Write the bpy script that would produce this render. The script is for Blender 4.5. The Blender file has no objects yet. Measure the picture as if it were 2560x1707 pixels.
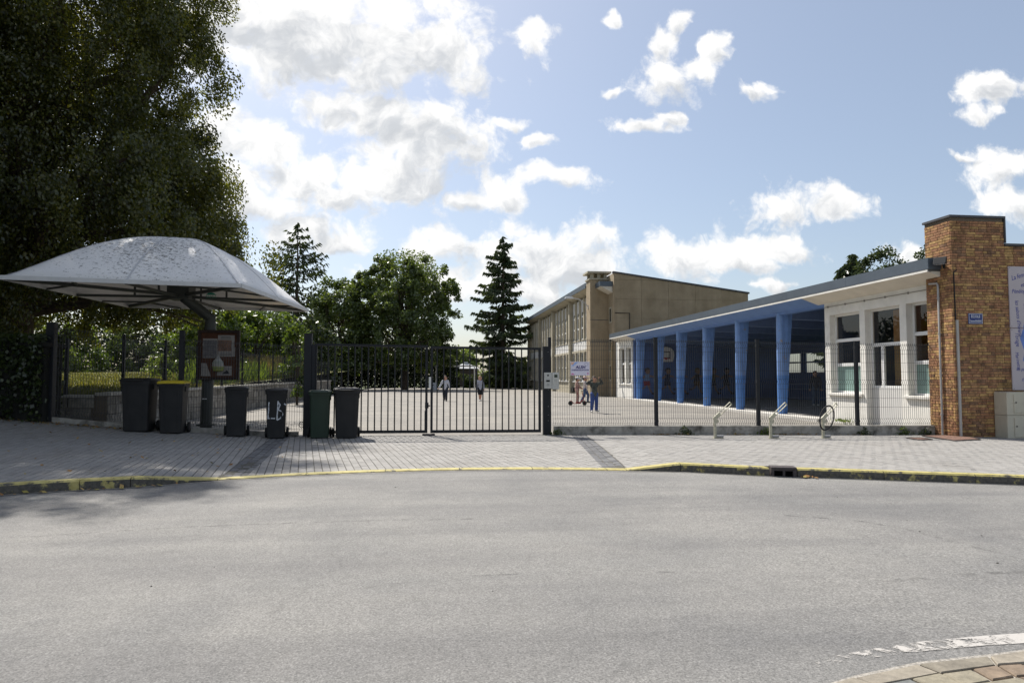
import bpy, bmesh, math, random
import numpy as np
from mathutils import Vector, Matrix
random.seed(7); RNG = np.random.default_rng(7)
SC = bpy.context.scene
COL = SC.collection
R = math.radians

# ------------------------------------------------------------------ camera
CAM_H = 1.25; YAW = R(6.8); PITCH = R(2.98); FPX = 1706.7
cam = bpy.data.cameras.new('camera'); cam.lens = 24; cam.sensor_width = 36
cam.clip_start = 0.05; cam.clip_end = 4000
cam_ob = bpy.data.objects.new('camera', cam); COL.objects.link(cam_ob)
cam_ob.location = (0, 0, CAM_H); cam_ob.rotation_euler = (math.pi/2 + PITCH, 0, -YAW)
SC.camera = cam_ob
SC.view_settings.view_transform = 'Standard'; SC.view_settings.look = 'None'
SC.view_settings.gamma = 1.0; SC.view_settings.exposure = 0.72
SC.view_settings.use_curve_mapping = False

# a sight line of the photograph (2560 x 1707 frame) cut with a plane of the place
_f0 = Vector((math.sin(YAW), math.cos(YAW), 0)); _r = Vector((math.cos(YAW), -math.sin(YAW), 0))
_fw = _f0*math.cos(PITCH) + Vector((0, 0, math.sin(PITCH))); _up = -_f0*math.sin(PITCH) + Vector((0, 0, math.cos(PITCH)))
_o = Vector((0, 0, CAM_H))
def ray(px, py): return _fw + _r*((px-1280)/FPX) + _up*((853.5-py)/FPX)
def PX(px, py, x): d = ray(px, py); return _o + d*(x/d.x)
def PY(px, py, y): d = ray(px, py); return _o + d*(y/d.y)
def PZ(px, py, z): d = ray(px, py); return _o + d*((z-CAM_H)/d.z)
def PF(px, py, F): d = ray(px, py); return _o + d*(F/d.dot(_f0))

# ------------------------------------------------------------------ sun and sky
SUN_AZ = R(26.5); SUN_EL = R(50)     # azimuth to the left of +Y
S = Vector((-math.sin(SUN_AZ)*math.cos(SUN_EL), math.cos(SUN_AZ)*math.cos(SUN_EL), math.sin(SUN_EL)))
sun = bpy.data.lights.new('sun', 'SUN'); sun.energy = 4.3; sun.angle = R(0.53); sun.color = (1.0, 0.95, 0.87)
sun_ob = bpy.data.objects.new('sun', sun); COL.objects.link(sun_ob)
sun_ob.rotation_euler = S.to_track_quat('Z', 'Y').to_euler(); sun_ob.location = (-20, 40, 60)

W = bpy.data.worlds.new('World'); SC.world = W; W.use_nodes = True
wt = W.node_tree; wt.nodes.clear()
def wn(t, **k):
    n = wt.nodes.new(t)
    for a, b in k.items(): setattr(n, a, b)
    return n
def wl(a, b): wt.links.new(a, b)
def wmath(op, a, b=None, c=None, clamp=False):
    n = wn('ShaderNodeMath', operation=op, use_clamp=clamp)
    for i, v in enumerate((a, b, c)):
        if v is None: continue
        if isinstance(v, (int, float)): n.inputs[i].default_value = v
        else: wl(v, n.inputs[i])
    return n.outputs[0]
def wstep(v, lo, hi):
    n = wn('ShaderNodeMapRange', interpolation_type='SMOOTHSTEP'); wl(v, n.inputs[0])
    n.inputs[1].default_value = lo; n.inputs[2].default_value = hi
    return n.outputs[0]
sky = wn('ShaderNodeTexSky', sky_type='NISHITA', sun_disc=False, sun_elevation=SUN_EL, sun_rotation=-SUN_AZ)
sky.air_density = 1.0; sky.dust_density = 1.6; sky.ozone_density = 2.0
tc = wn('ShaderNodeTexCoord'); sep = wn('ShaderNodeSeparateXYZ'); wl(tc.outputs['Generated'], sep.inputs[0])
dx, dy, dz = sep.outputs
ysafe = wmath('MAXIMUM', dy, 0.05)
uu = wmath('DIVIDE', dx, ysafe); ww = wmath('DIVIDE', dz, ysafe)
cmb = wn('ShaderNodeCombineXYZ'); wl(uu, cmb.inputs[0]); wl(ww, cmb.inputs[1])
def wnoise(vec, scale, detail, rough, dist=0.0, lac=2.1):
    n = wn('ShaderNodeTexNoise', noise_dimensions='3D'); wl(vec, n.inputs['Vector'])
    n.inputs['Scale'].default_value = scale; n.inputs['Detail'].default_value = detail
    n.inputs['Roughness'].default_value = rough; n.inputs['Distortion'].default_value = dist
    n.inputs['Lacunarity'].default_value = lac
    return n.outputs['Fac']
# clouds in view: direction (x/y, z/y) of each heap, with its half sizes
HEAPS = [(800,70,330,125),(560,45,190,60),(1080,110,150,95),(930,175,190,60),(690,150,110,65),
 (930,285,180,60),(1060,350,165,95),(1000,450,120,75),(1120,320,95,70),(810,258,80,28),
 (500,150,70,55),(545,330,100,70),(650,370,110,70),(740,430,110,60),(570,460,120,75),(640,505,150,45),
 (870,490,130,32),(760,565,120,45),(830,600,80,32),(1320,100,48,42),(1285,300,42,16),(1335,345,36,16),
 (1260,470,65,38),(1390,435,75,34),(1160,490,55,24),(1130,620,95,40),(1050,640,60,35),(1330,620,120,58),
 (1480,600,60,45),(1410,665,140,55),(1250,715,260,55),(1533,50,22,16),(1665,110,34,36),(1660,175,62,55),
 (1745,180,60,36),(1805,130,30,36),(1690,70,22,28),(1890,225,50,26),(1540,235,28,10),(1610,318,75,18),(1680,290,32,20),
 (1960,510,90,52),(2085,510,65,34),(1690,640,105,48),(1830,630,120,42),(1990,615,70,34),
 (2490,230,75,38),(2450,285,70,20),(2510,420,85,46),(2410,400,55,13),(2540,510,80,34),(1930,708,50,14),(2270,640,60,40)]
warp = wn('ShaderNodeTexNoise', noise_dimensions='3D'); wl(cmb.outputs[0], warp.inputs['Vector'])
warp.inputs['Scale'].default_value = 11; warp.inputs['Detail'].default_value = 4
wv = wn('ShaderNodeVectorMath', operation='MULTIPLY_ADD'); wl(warp.outputs['Color'], wv.inputs[0])
wv.inputs[1].default_value = (0.085, 0.075, 0); wv.inputs[2].default_value = (-0.0425, -0.0375, 0)
wadd = wn('ShaderNodeVectorMath', operation='ADD'); wl(cmb.outputs[0], wadd.inputs[0]); wl(wv.outputs[0], wadd.inputs[1])
best = None; base_f = None
for cx, cy, rx, ry in HEAPS:
    def uw(x, y): d = ray(x, y); return d.x/d.y, d.z/d.y
    u0, w0 = uw(cx, cy); u1, _ = uw(cx+rx, cy); _, w1 = uw(cx, cy-ry)
    su, sw = 1/(1.45*abs(u1-u0)), 1/(1.45*abs(w1-w0))
    n = wn('ShaderNodeVectorMath', operation='MULTIPLY_ADD'); wl(wadd.outputs[0], n.inputs[0])
    n.inputs[1].default_value = (su, sw, 0); n.inputs[2].default_value = (-u0*su, -w0*sw, 0)
    ln = wn('ShaderNodeVectorMath', operation='LENGTH'); wl(n.outputs[0], ln.inputs[0])
    n2 = wn('ShaderNodeVectorMath', operation='ADD'); wl(n.outputs[0], n2.inputs[0]); n2.inputs[1].default_value = (-.18, .52, 0)   # shaded underside, away from the sun
    ln2 = wn('ShaderNodeVectorMath', operation='LENGTH'); wl(n2.outputs[0], ln2.inputs[0])
    base_f = ln2.outputs['Value'] if base_f is None else wmath('MINIMUM', base_f, ln2.outputs['Value'])
    best = ln.outputs['Value'] if best is None else wmath('SMOOTH_MIN', best, ln.outputs['Value'], 0.2)
heap = wmath('SUBTRACT', 1.0, best)
heap = wmath('MAXIMUM', heap, -0.6)
fine = wnoise(cmb.outputs[0], 13, 12, 0.60, 0.08)
vor = wn('ShaderNodeTexVoronoi', voronoi_dimensions='2D', feature='F1'); wl(wadd.outputs[0], vor.inputs['Vector'])
vor.inputs['Scale'].default_value = 17; vor.inputs['Detail'].default_value = 4; vor.inputs['Roughness'].default_value = 0.55; vor.inputs['Lacunarity'].default_value = 2.3
lobes = wmath('SUBTRACT', 0.62, vor.outputs['Distance'])
big = wnoise(cmb.outputs[0], 5.0, 3, 0.5, 0.2)
den_v = wmath('ADD', wmath('ADD', heap, wmath('MULTIPLY', lobes, 0.55)), wmath('MULTIPLY', wmath('SUBTRACT', fine, 0.54), 1.75))
# the same kind of sky all around
pl = wn('ShaderNodeVectorMath', operation='SCALE'); wl(tc.outputs['Generated'], pl.inputs[0])
wl(wmath('DIVIDE', 1.0, wmath('ADD', wmath('MAXIMUM', dz, 0.0), 0.25)), pl.inputs['Scale'])
gen = wnoise(pl.outputs[0], 2.2, 8, 0.55, 0.2)
den_g = wmath('MULTIPLY', wmath('SUBTRACT', gen, 0.565), 5.0)
inside = wmath('MULTIPLY', wmath('MULTIPLY', wstep(uu, -0.80, -0.62), wmath('SUBTRACT', 1.0, wstep(uu, 1.02, 1.2))),
               wmath('MULTIPLY', wmath('SUBTRACT', 1.0, wstep(ww, 0.62, 0.78)), wstep(dy, 0.1, 0.2)))
mixd = wn('ShaderNodeMix', data_type='FLOAT'); wl(inside, mixd.inputs[0]); wl(den_g, mixd.inputs[2]); wl(den_v, mixd.inputs[3])
den = mixd.outputs[0]
cover = wstep(den, -0.20, 0.40)
relief = wnoise(wadd.outputs[0], 12, 7, 0.60, 0.05)
shv = wn('ShaderNodeVectorMath', operation='ADD'); wl(wadd.outputs[0], shv.inputs[0]); shv.inputs[1].default_value = (-.010, .022, 0)
relief2 = wnoise(shv.outputs[0], 12, 7, 0.60, 0.05)
rel = wmath('MULTIPLY', wmath('SUBTRACT', relief2, relief), 2.6)
under_v = wmath('SUBTRACT', 1.15, base_f)
under_m = wn('ShaderNodeMix', data_type='FLOAT'); wl(inside, under_m.inputs[0]); wl(wmath('MULTIPLY', den_g, .6), under_m.inputs[2]); wl(under_v, under_m.inputs[3])
thick = wstep(wmath('ADD', wmath('ADD', under_m.outputs[0], rel), wmath('MULTIPLY', wmath('SUBTRACT', big, 0.5), 1.5)), 0.28, 1.35)
puff = wstep(wnoise(wadd.outputs[0], 22, 5, 0.55, 0.3), 0.30, 0.72)
cc = wn('ShaderNodeMix', data_type='RGBA'); wl(thick, cc.inputs[0])
cc.inputs[6].default_value = (0.67, 0.665, 0.655, 1); cc.inputs[7].default_value = (0.40, 0.415, 0.435, 1)
cc2 = wn('ShaderNodeMix', data_type='RGBA', blend_type='MULTIPLY'); cc2.inputs[0].default_value = 1.0
wl(cc.outputs[2], cc2.inputs[6])
pf = wn('ShaderNodeMapRange'); wl(puff, pf.inputs[0]); pf.inputs[3].default_value = 0.95; pf.inputs[4].default_value = 1.03
wl(pf.outputs[0], cc2.inputs[7])
bg_sky = wn('ShaderNodeBackground'); bg_sky.inputs[1].default_value = 0.085
veil = wn('ShaderNodeMix', data_type='RGBA'); veil.inputs[0].default_value = 0.30
wl(sky.outputs[0], veil.inputs[6]); veil.inputs[7].default_value = (4.2, 4.5, 4.9, 1)
wl(veil.outputs[2], bg_sky.inputs[0])
bg_cl = wn('ShaderNodeBackground'); bg_cl.inputs[1].default_value = 1.0; wl(cc2.outputs[2], bg_cl.inputs[0])
ms = wn('ShaderNodeMixShader'); wl(wmath('MULTIPLY', cover, 0.97), ms.inputs[0]); wl(bg_sky.outputs[0], ms.inputs[1]); wl(bg_cl.outputs[0], ms.inputs[2])
wo = wn('ShaderNodeOutputWorld'); wl(ms.outputs[0], wo.inputs[0])
W.cycles.sampling_method = 'MANUAL'; W.cycles.sample_map_resolution = 256

SC.cycles.max_bounces = 8; SC.cycles.diffuse_bounces = 3; SC.cycles.glossy_bounces = 3; SC.cycles.transmission_bounces = 4; SC.cycles.transparent_max_bounces = 12
# ------------------------------------------------------------------ helpers
def tag(o, label=None, cat=None, group=None, kind=None):
    if label: o['label'] = label
    if cat: o['category'] = cat
    if group: o['group'] = group
    if kind: o['kind'] = kind
    return o
def thing(name, loc=(0,0,0), rz=0, label=None, cat=None, group=None, parent=None):
    o = bpy.data.objects.new(name, None); COL.objects.link(o); o.empty_display_size = 0.2
    o.location = loc; o.rotation_euler = (0, 0, rz)
    if parent: o.parent = parent
    return tag(o, label, cat, group)
def link(name, me, parent=None, mat=None):
    o = bpy.data.objects.new(name, me); COL.objects.link(o)
    if parent is not None: o.parent = parent
    if mat is not None: me.materials.clear(); me.materials.append(mat)
    return o
def dup(root, loc=None, rz=None, parent=None):
    c = root.copy(); COL.objects.link(c)
    if parent is not None: c.parent = parent
    if loc is not None: c.location = loc
    if rz is not None: c.rotation_euler = (0, 0, rz)
    for ch in list(root.children): dup(ch, parent=c)
    return c
class MB:
    def __init__(s): s.v = []; s.f = []
    def add(s, vs, fs):
        b = len(s.v); s.v += [tuple(v) for v in vs]; s.f += [tuple(b+i for i in f) for f in fs]; return s
    def box(s, x0, x1, y0, y1, z0, z1):
        return s.add([(x0,y0,z0),(x1,y0,z0),(x1,y1,z0),(x0,y1,z0),(x0,y0,z1),(x1,y0,z1),(x1,y1,z1),(x0,y1,z1)],
                     [(0,3,2,1),(4,5,6,7),(0,1,5,4),(1,2,6,5),(2,3,7,6),(3,0,4,7)])
    def hexa(s, b, t):   # bottom quad, top quad (both counter-clockwise from above)
        return s.add(list(b)+list(t), [(3,2,1,0),(4,5,6,7),(0,1,5,4),(1,2,6,5),(2,3,7,6),(3,0,4,7)])
    def quad(s, a, b, c, d): return s.add([a,b,c,d], [(0,1,2,3)])
    def prism(s, poly, d):   # closed polygon extruded by vector d
        n = len(poly); d = Vector(d); p = [Vector(q) for q in poly]
        return s.add(p+[q+d for q in p], [tuple(range(n))[::-1], tuple(range(n, 2*n))]+[(i,(i+1)%n,n+(i+1)%n,n+i) for i in range(n)])
    def tube(s, pts, rads, n=8, cap=True):
        pts = [Vector(p) for p in pts]
        if isinstance(rads, (int, float)): rads = [rads]*len(pts)
        rings = []; prev = None
        for i, p in enumerate(pts):
            t = (pts[min(i+1, len(pts)-1)]-pts[max(i-1, 0)])
            t = t.normalized() if t.length > 1e-9 else Vector((0,0,1))
            if prev is None:
                a = t.cross(Vector((0,0,1))); 
                if a.length < 1e-3: a = Vector((1,0,0))
            else:
                a = prev - t*prev.dot(t)
                if a.length < 1e-6: a = t.orthogonal()
            a.normalize(); b = t.cross(a); prev = a
            rings.append([p+(a*math.cos(2*math.pi*k/n)+b*math.sin(2*math.pi*k/n))*rads[i] for k in range(n)])
        vs = [q for r_ in rings for q in r_]; fs = []
        for i in range(len(pts)-1):
            for k in range(n):
                k2 = (k+1) % n; fs.append((i*n+k, i*n+k2, (i+1)*n+k2, (i+1)*n+k))
        if cap: fs.append(tuple(range(n))[::-1]); fs.append(tuple((len(pts)-1)*n+k for k in range(n)))
        return s.add(vs, fs)
    def bar(s, p0, p1, w, h=None, up=(0,0,1)):   # rectangular bar
        p0 = Vector(p0); p1 = Vector(p1); h = h or w; t = (p1-p0).normalized(); u = Vector(up)
        if abs(t.dot(u)) > .95: u = Vector((0,1,0))
        a = t.cross(u).normalized()*w/2; b = a.cross(t).normalized()*h/2
        return s.add([p0-a-b,p0+a-b,p0+a+b,p0-a+b,p1-a-b,p1+a-b,p1+a+b,p1-a+b],
                     [(0,1,2,3),(7,6,5,4),(0,4,5,1),(1,5,6,2),(2,6,7,3),(3,7,4,0)])
    def lathe(s, prof, n=16, c=(0,0,0), axis='z'):
        c = Vector(c); vs = []; fs = []
        for r_, z in prof:
            for k in range(n):
                a = 2*math.pi*k/n; q = (r_*math.cos(a), r_*math.sin(a), z)
                if axis == 'x': q = (q[2], q[0], q[1])
                if axis == 'y': q = (q[0], q[2], q[1])
                vs.append(c+Vector(q))
        for i in range(len(prof)-1):
            for k in range(n): fs.append((i*n+k, i*n+(k+1)%n, (i+1)*n+(k+1)%n, (i+1)*n+k))
        fs.append(tuple(range(n))[::-1]); fs.append(tuple((len(prof)-1)*n+k for k in range(n)))
        return s.add(vs, fs)
    def mesh(s, name, mat=None, smooth=False):
        me = bpy.data.meshes.new(name); me.from_pydata(s.v, [], s.f); me.validate(); me.update()
        bm = bmesh.new(); bm.from_mesh(me); bmesh.ops.recalc_face_normals(bm, faces=bm.faces); bm.to_mesh(me); bm.free()
        if smooth:
            me.polygons.foreach_set('use_smooth', [True]*len(me.polygons))
        if mat: me.materials.append(mat)
        return me
    def build(s, name, mat, parent=None, smooth=False, bevel=0, kind=None, label=None):
        o = link(name, s.mesh(name, mat, smooth), parent)
        if bevel:
            m = o.modifiers.new('bevel', 'BEVEL'); m.width = bevel; m.segments = 2; m.limit_method = 'ANGLE'; m.angle_limit = R(40)
        if smooth: 
            try: o.data.set_sharp_from_angle(angle=R(40))
            except Exception: pass
        if kind: o['kind'] = kind
        if label: o['label'] = label
        return o
def box(name, mat, parent, x0, x1, y0, y1, z0, z1, bevel=0, **k):
    return MB().box(min(x0,x1), max(x0,x1), min(y0,y1), max(y0,y1), min(z0,z1), max(z0,z1)).build(name, mat, parent, bevel=bevel, **k)
def quads_mesh(name, V, mat):   # V: (N,4,3) array of loose quads
    N = len(V); me = bpy.data.meshes.new(name); me.vertices.add(N*4); me.loops.add(N*4); me.polygons.add(N)
    me.vertices.foreach_set('co', np.ascontiguousarray(V, dtype=np.float32).ravel())
    me.loops.foreach_set('vertex_index', np.arange(N*4, dtype=np.int32))
    me.polygons.foreach_set('loop_start', np.arange(0, N*4, 4, dtype=np.int32))
    me.update(calc_edges=True)
    if mat: me.materials.append(mat)
    return me
def text_mesh(name, body, size, mat, parent, loc, rot, depth=0.001, align='CENTER', sx=1.0, shear=0, bold=0.0, space=1.0):
    cu = bpy.data.curves.new(name, 'FONT'); cu.body = body; cu.size = size; cu.align_x = align; cu.align_y = 'CENTER'
    cu.extrude = depth; cu.shear = shear; cu.offset = bold; cu.space_character = space; cu.resolution_u = 3
    tmp = bpy.data.objects.new('tmp', cu); COL.objects.link(tmp)
    dg = bpy.context.evaluated_depsgraph_get(); me = bpy.data.meshes.new_from_object(tmp.evaluated_get(dg))
    bpy.data.objects.remove(tmp); bpy.data.curves.remove(cu)
    o = link(name, me, parent, mat); o.location = loc; o.rotation_euler = rot; o.scale = (sx, 1, 1)
    return o

# ------------------------------------------------------------------ materials
MATS = {}
def nodes_of(name):
    m = bpy.data.materials.new(name); m.use_nodes = True; nt = m.node_tree
    b = nt.nodes.get('Principled BSDF'); MATS[name] = m
    def n(t, **k):
        q = nt.nodes.new(t)
        for a, v in k.items(): setattr(q, a, v)
        return q
    def l(a, c): nt.links.new(a, c)
    return m, nt, b, n, l
def ramp(n, l, src, stops, interp='LINEAR'):
    r_ = n('ShaderNodeValToRGB'); r_.color_ramp.interpolation = interp; el = r_.color_ramp.elements
    while len(el) < len(stops): el.new(0.5)
    for e, (p, c) in zip(el, stops):
        e.position = p; e.color = (c[0], c[1], c[2], 1) if len(c) == 3 else c
    l(src, r_.inputs[0]); return r_.outputs[0]
def noise(n, l, vec, scale, detail=4, rough=.55, dist=0):
    q = n('ShaderNodeTexNoise'); l(vec, q.inputs['Vector']); q.inputs['Scale'].default_value = scale
    q.inputs['Detail'].default_value = detail; q.inputs['Roughness'].default_value = rough; q.inputs['Distortion'].default_value = dist
    return q.outputs['Fac']
def mixc(n, l, fac, a, b, mode='MIX'):
    q = n('ShaderNodeMix', data_type='RGBA', blend_type=mode)
    for i, v in ((0, fac), (6, a), (7, b)):
        if isinstance(v, (int, float)): q.inputs[i].default_value = v
        elif isinstance(v, tuple): q.inputs[i].default_value = (v[0], v[1], v[2], 1)
        else: l(v, q.inputs[i])
    return q.outputs[2]
def simple(name, col, rough=.6, var=.25, scale=6, metal=0.0, bump=0.0, bscale=60, dirt=None, dscale=3, dlo=.55, dhi=.75, spec=.4, world=False):
    m, nt, b, n, l = nodes_of(name)
    if world: vec = n('ShaderNodeNewGeometry').outputs['Position']
    else: vec = n('ShaderNodeTexCoord').outputs['Object']
    f = noise(n, l, vec, scale, 6)
    lo = tuple(c*(1-var) for c in col); hi = tuple(min(1, c*(1+var)) for c in col)
    c = ramp(n, l, f, [(.28, lo), (.72, hi)])
    if dirt:
        d = ramp(n, l, noise(n, l, vec, dscale, 8, .65), [(dlo, (0,0,0)), (dhi, (1,1,1))])
        c = mixc(n, l, d, c, dirt)
    l(c, b.inputs['Base Color']); b.inputs['Roughness'].default_value = rough; b.inputs['Metallic'].default_value = metal
    b.inputs['Specular IOR Level'].default_value = spec
    if bump:
        bp = n('ShaderNodeBump'); bp.inputs['Strength'].default_value = bump; bp.inputs['Distance'].default_value = .01
        l(noise(n, l, vec, bscale, 5), bp.inputs['Height']); l(bp.outputs[0], b.inputs['Normal'])
    return m
def island_random(n, l):
    g = n('ShaderNodeNewGeometry'); oi = n('ShaderNodeObjectInfo')
    a = n('ShaderNodeMath', operation='ADD'); l(g.outputs['Random Per Island'], a.inputs[0]); l(oi.outputs['Random'], a.inputs[1])
    fr = n('ShaderNodeMath', operation='FRACT'); l(a.outputs[0], fr.inputs[0]); return fr.outputs[0], g
def pieces(name, stops, rough=.8, bump=.3, bscale=80, grain=.35, gscale=40, interp='LINEAR', stain=None, stain_scale=1.2, stain_lo=.5, stain_hi=.7):
    m, nt, b, n, l = nodes_of(name)
    rnd, g = island_random(n, l); vec = g.outputs['Position']
    c = ramp(n, l, rnd, stops, interp)
    f = noise(n, l, vec, gscale, 5, .6)
    c = mixc(n, l, 1.0, c, ramp(n, l, f, [(.25, (1-grain,)*3), (.75, (1+grain,)*3)]), 'MULTIPLY')
    if stain:
        d = ramp(n, l, noise(n, l, vec, stain_scale, 7, .65), [(stain_lo, (0,0,0)), (stain_hi, (1,1,1))])
        c = mixc(n, l, d, c, stain, 'MULTIPLY')
    l(c, b.inputs['Base Color']); b.inputs['Roughness'].default_value = rough; b.inputs['Specular IOR Level'].default_value = .25
    bp = n('ShaderNodeBump'); bp.inputs['Strength'].default_value = bump; bp.inputs['Distance'].default_value = .004
    l(noise(n, l, vec, bscale, 4), bp.inputs['Height']); l(bp.outputs[0], b.inputs['Normal'])
    return m
def leafmat(name, c_dark, c_mid, c_light, trans=.42, gloss=.05):
    m, nt, b, n, l = nodes_of(name); nt.nodes.remove(b)
    g = n('ShaderNodeNewGeometry')
    c = ramp(n, l, g.outputs['Random Per Island'], [(0, c_dark), (.55, c_mid), (1, c_light)])
    c = mixc(n, l, 1.0, c, ramp(n, l, noise(n, l, g.outputs['Position'], .9, 4), [(.3, (.60,.62,.62)), (.7, (1.45,1.35,1.15))]), 'MULTIPLY')
    d = n('ShaderNodeBsdfDiffuse'); t = n('ShaderNodeBsdfTranslucent'); gl = n('ShaderNodeBsdfGlossy'); gl.inputs['Roughness'].default_value = .35
    l(c, d.inputs[0]); tcx = mixc(n, l, 1.0, c, (1.5, 1.45, .55), 'MULTIPLY'); l(tcx, t.inputs[0])
    m1 = n('ShaderNodeMixShader'); m1.inputs[0].default_value = trans; l(d.outputs[0], m1.inputs[1]); l(t.outputs[0], m1.inputs[2])
    m2 = n('ShaderNodeMixShader'); m2.inputs[0].default_value = gloss; l(m1.outputs[0], m2.inputs[1]); l(gl.outputs[0], m2.inputs[2])
    l(m2.outputs[0], nt.nodes['Material Output'].inputs[0]); return m
def glass(name, tint=(.75,.8,.8), refl=1.0, rough=.0):
    m, nt, b, n, l = nodes_of(name); nt.nodes.remove(b)
    fr = n('ShaderNodeFresnel'); fr.inputs[0].default_value = 1.6
    mu = n('ShaderNodeMath', operation='MULTIPLY', use_clamp=True); gq = n('ShaderNodeNewGeometry'); bk_ = n('ShaderNodeMath', operation='MULTIPLY_ADD'); l(gq.outputs['Backfacing'], bk_.inputs[0]); bk_.inputs[1].default_value = -refl; bk_.inputs[2].default_value = refl
    l(fr.outputs[0], mu.inputs[0]); l(bk_.outputs[0], mu.inputs[1])
    t = n('ShaderNodeBsdfTransparent'); t.inputs[0].default_value = (*tint, 1); g = n('ShaderNodeBsdfGlossy'); g.inputs['Roughness'].default_value = rough
    x = n('ShaderNodeMixShader'); l(mu.outputs[0], x.inputs[0]); l(t.outputs[0], x.inputs[1]); l(g.outputs[0], x.inputs[2])
    l(x.outputs[0], nt.nodes['Material Output'].inputs[0]); return m

def asphalt(name, lo, hi, warm, cracks=True):
    m, nt, b, n, l = nodes_of(name); vec = n('ShaderNodeNewGeometry').outputs['Position']
    f1 = noise(n, l, vec, 95, 3, .7); f2 = noise(n, l, vec, .55, 5, .6, .6); f3 = noise(n, l, vec, 6, 5, .6)
    c = ramp(n, l, f1, [(.30, lo), (.50, tuple((a+q)/2 for a, q in zip(lo, hi))), (.66, hi)])
    vo = n('ShaderNodeTexVoronoi'); l(vec, vo.inputs['Vector']); vo.inputs['Scale'].default_value = 75
    c = mixc(n, l, 1.0, c, ramp(n, l, vo.outputs['Color'], [(0, (.78,.78,.78)), (.5, (1,1,1)), (1, (1.24,1.24,1.24))]), 'MULTIPLY')
    c = mixc(n, l, 1.0, c, ramp(n, l, f2, [(.3, (.80,.80,.81)), (.7, (1.12,1.1,1.07))]), 'MULTIPLY')
    c = mixc(n, l, 1.0, c, ramp(n, l, f3, [(.3, (.93,.93,.93)), (.7, (1.05,1.05,1.05))]), 'MULTIPLY')
    sx = n('ShaderNodeSeparateXYZ'); l(vec, sx.inputs[0])
    if cracks:
        # a paving seam and a darker run along the lanes: long stretched noise
        mp = n('ShaderNodeMapping'); l(vec, mp.inputs[0]); mp.inputs['Scale'].default_value = (.09, 1.1, 1)
        c = mixc(n, l, 1.0, c, ramp(n, l, noise(n, l, mp.outputs[0], 1.6, 4, .55, .3), [(.35, (.86,.86,.87)), (.62, (1.06,1.06,1.05))]), 'MULTIPLY')
        v2 = n('ShaderNodeTexVoronoi', feature='DISTANCE_TO_EDGE'); mp2 = n('ShaderNodeMapping'); l(vec, mp2.inputs[0]); mp2.inputs['Scale'].default_value = (.16, .5, 1)
        wq = n('ShaderNodeVectorMath', operation='ADD'); l(mp2.outputs[0], wq.inputs[0])
        nz = n('ShaderNodeTexNoise'); l(vec, nz.inputs['Vector']); nz.inputs['Scale'].default_value = 1.3
        sc2 = n('ShaderNodeVectorMath', operation='SCALE'); l(nz.outputs['Color'], sc2.inputs[0]); sc2.inputs['Scale'].default_value = .25
        l(sc2.outputs[0], wq.inputs[1]); l(wq.outputs[0], v2.inputs['Vector']); v2.inputs['Scale'].default_value = 1.0
        c = mixc(n, l, 1.0, c, ramp(n, l, v2.outputs['Distance'], [(0, (.90,.90,.90)), (.006, (1,1,1))]), 'MULTIPLY')
    c = mixc(n, l, 1.0, c, warm, 'MULTIPLY')
    l(c, b.inputs['Base Color']); b.inputs['Roughness'].default_value = .85; b.inputs['Specular IOR Level'].default_value = .3
    bp = n('ShaderNodeBump'); bp.inputs['Strength'].default_value = .7; bp.inputs['Distance'].default_value = .006
    l(f1, bp.inputs['Height']); l(bp.outputs[0], b.inputs['Normal']); return m
ASPH = asphalt('road_asphalt', (.115,.115,.114), (.275,.272,.266), (1,.995,.985))
YARD = asphalt('yard_asphalt', (.17,.162,.15), (.30,.288,.268), (1,.985,.955))
PAVER = pieces('grey_paver', [(0, (.245,.236,.224)), (.5, (.27,.26,.247)), (1, (.295,.284,.27))], .85, .35, 90, .20, 55, stain=(.86,.85,.84), stain_scale=.8)
SETT = pieces('dark_sett', [(0, (.10,.10,.104)), (.5, (.135,.135,.14)), (1, (.18,.18,.18))], .85, .4, 90, .3, 50)
BED = simple('joint_sand', (.085,.08,.068), .95, .4, 30, bump=.4, world=True)
def kerbmat():
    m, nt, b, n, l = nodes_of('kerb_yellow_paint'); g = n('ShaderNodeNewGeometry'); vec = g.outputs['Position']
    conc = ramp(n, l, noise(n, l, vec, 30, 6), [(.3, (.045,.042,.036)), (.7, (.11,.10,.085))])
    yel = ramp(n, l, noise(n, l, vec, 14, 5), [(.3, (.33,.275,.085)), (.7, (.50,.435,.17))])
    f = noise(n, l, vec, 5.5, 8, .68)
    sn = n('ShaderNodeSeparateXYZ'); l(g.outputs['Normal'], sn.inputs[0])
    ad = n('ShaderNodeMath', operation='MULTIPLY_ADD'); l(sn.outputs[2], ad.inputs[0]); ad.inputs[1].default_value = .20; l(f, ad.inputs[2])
    mk = ramp(n, l, ad.outputs[0], [(.56, (0,0,0)), (.63, (1,1,1))])  # upright faces lose paint to wear; their shade is put into the colour too
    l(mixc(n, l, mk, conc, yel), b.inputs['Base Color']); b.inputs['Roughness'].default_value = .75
    bp = n('ShaderNodeBump'); bp.inputs['Strength'].default_value = .4; bp.inputs['Distance'].default_value = .005
    l(noise(n, l, vec, 70, 4), bp.inputs['Height']); l(bp.outputs[0], b.inputs['Normal']); return m
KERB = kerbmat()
CONC = simple('weathered_concrete', (.30,.285,.255), .9, .3, 8, bump=.4, bscale=50, dirt=(.07,.066,.055), dscale=2.6, dlo=.50, dhi=.66, world=True)
ANTH = simple('anthracite_paint', (.013,.0145,.018), .5, .2, 5, spec=.25)
WIRE = simple('anthracite_wire', (.035,.038,.043), .5, .1, 5)
IRON = simple('cast_iron', (.055,.045,.045), .7, .4, 25, bump=.5, dirt=(.09,.05,.035), dscale=8)
RUST = simple('rusty_iron', (.20,.115,.085), .85, .4, 40, bump=.6, bscale=90, dirt=(.10,.07,.06), dscale=20)
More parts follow.
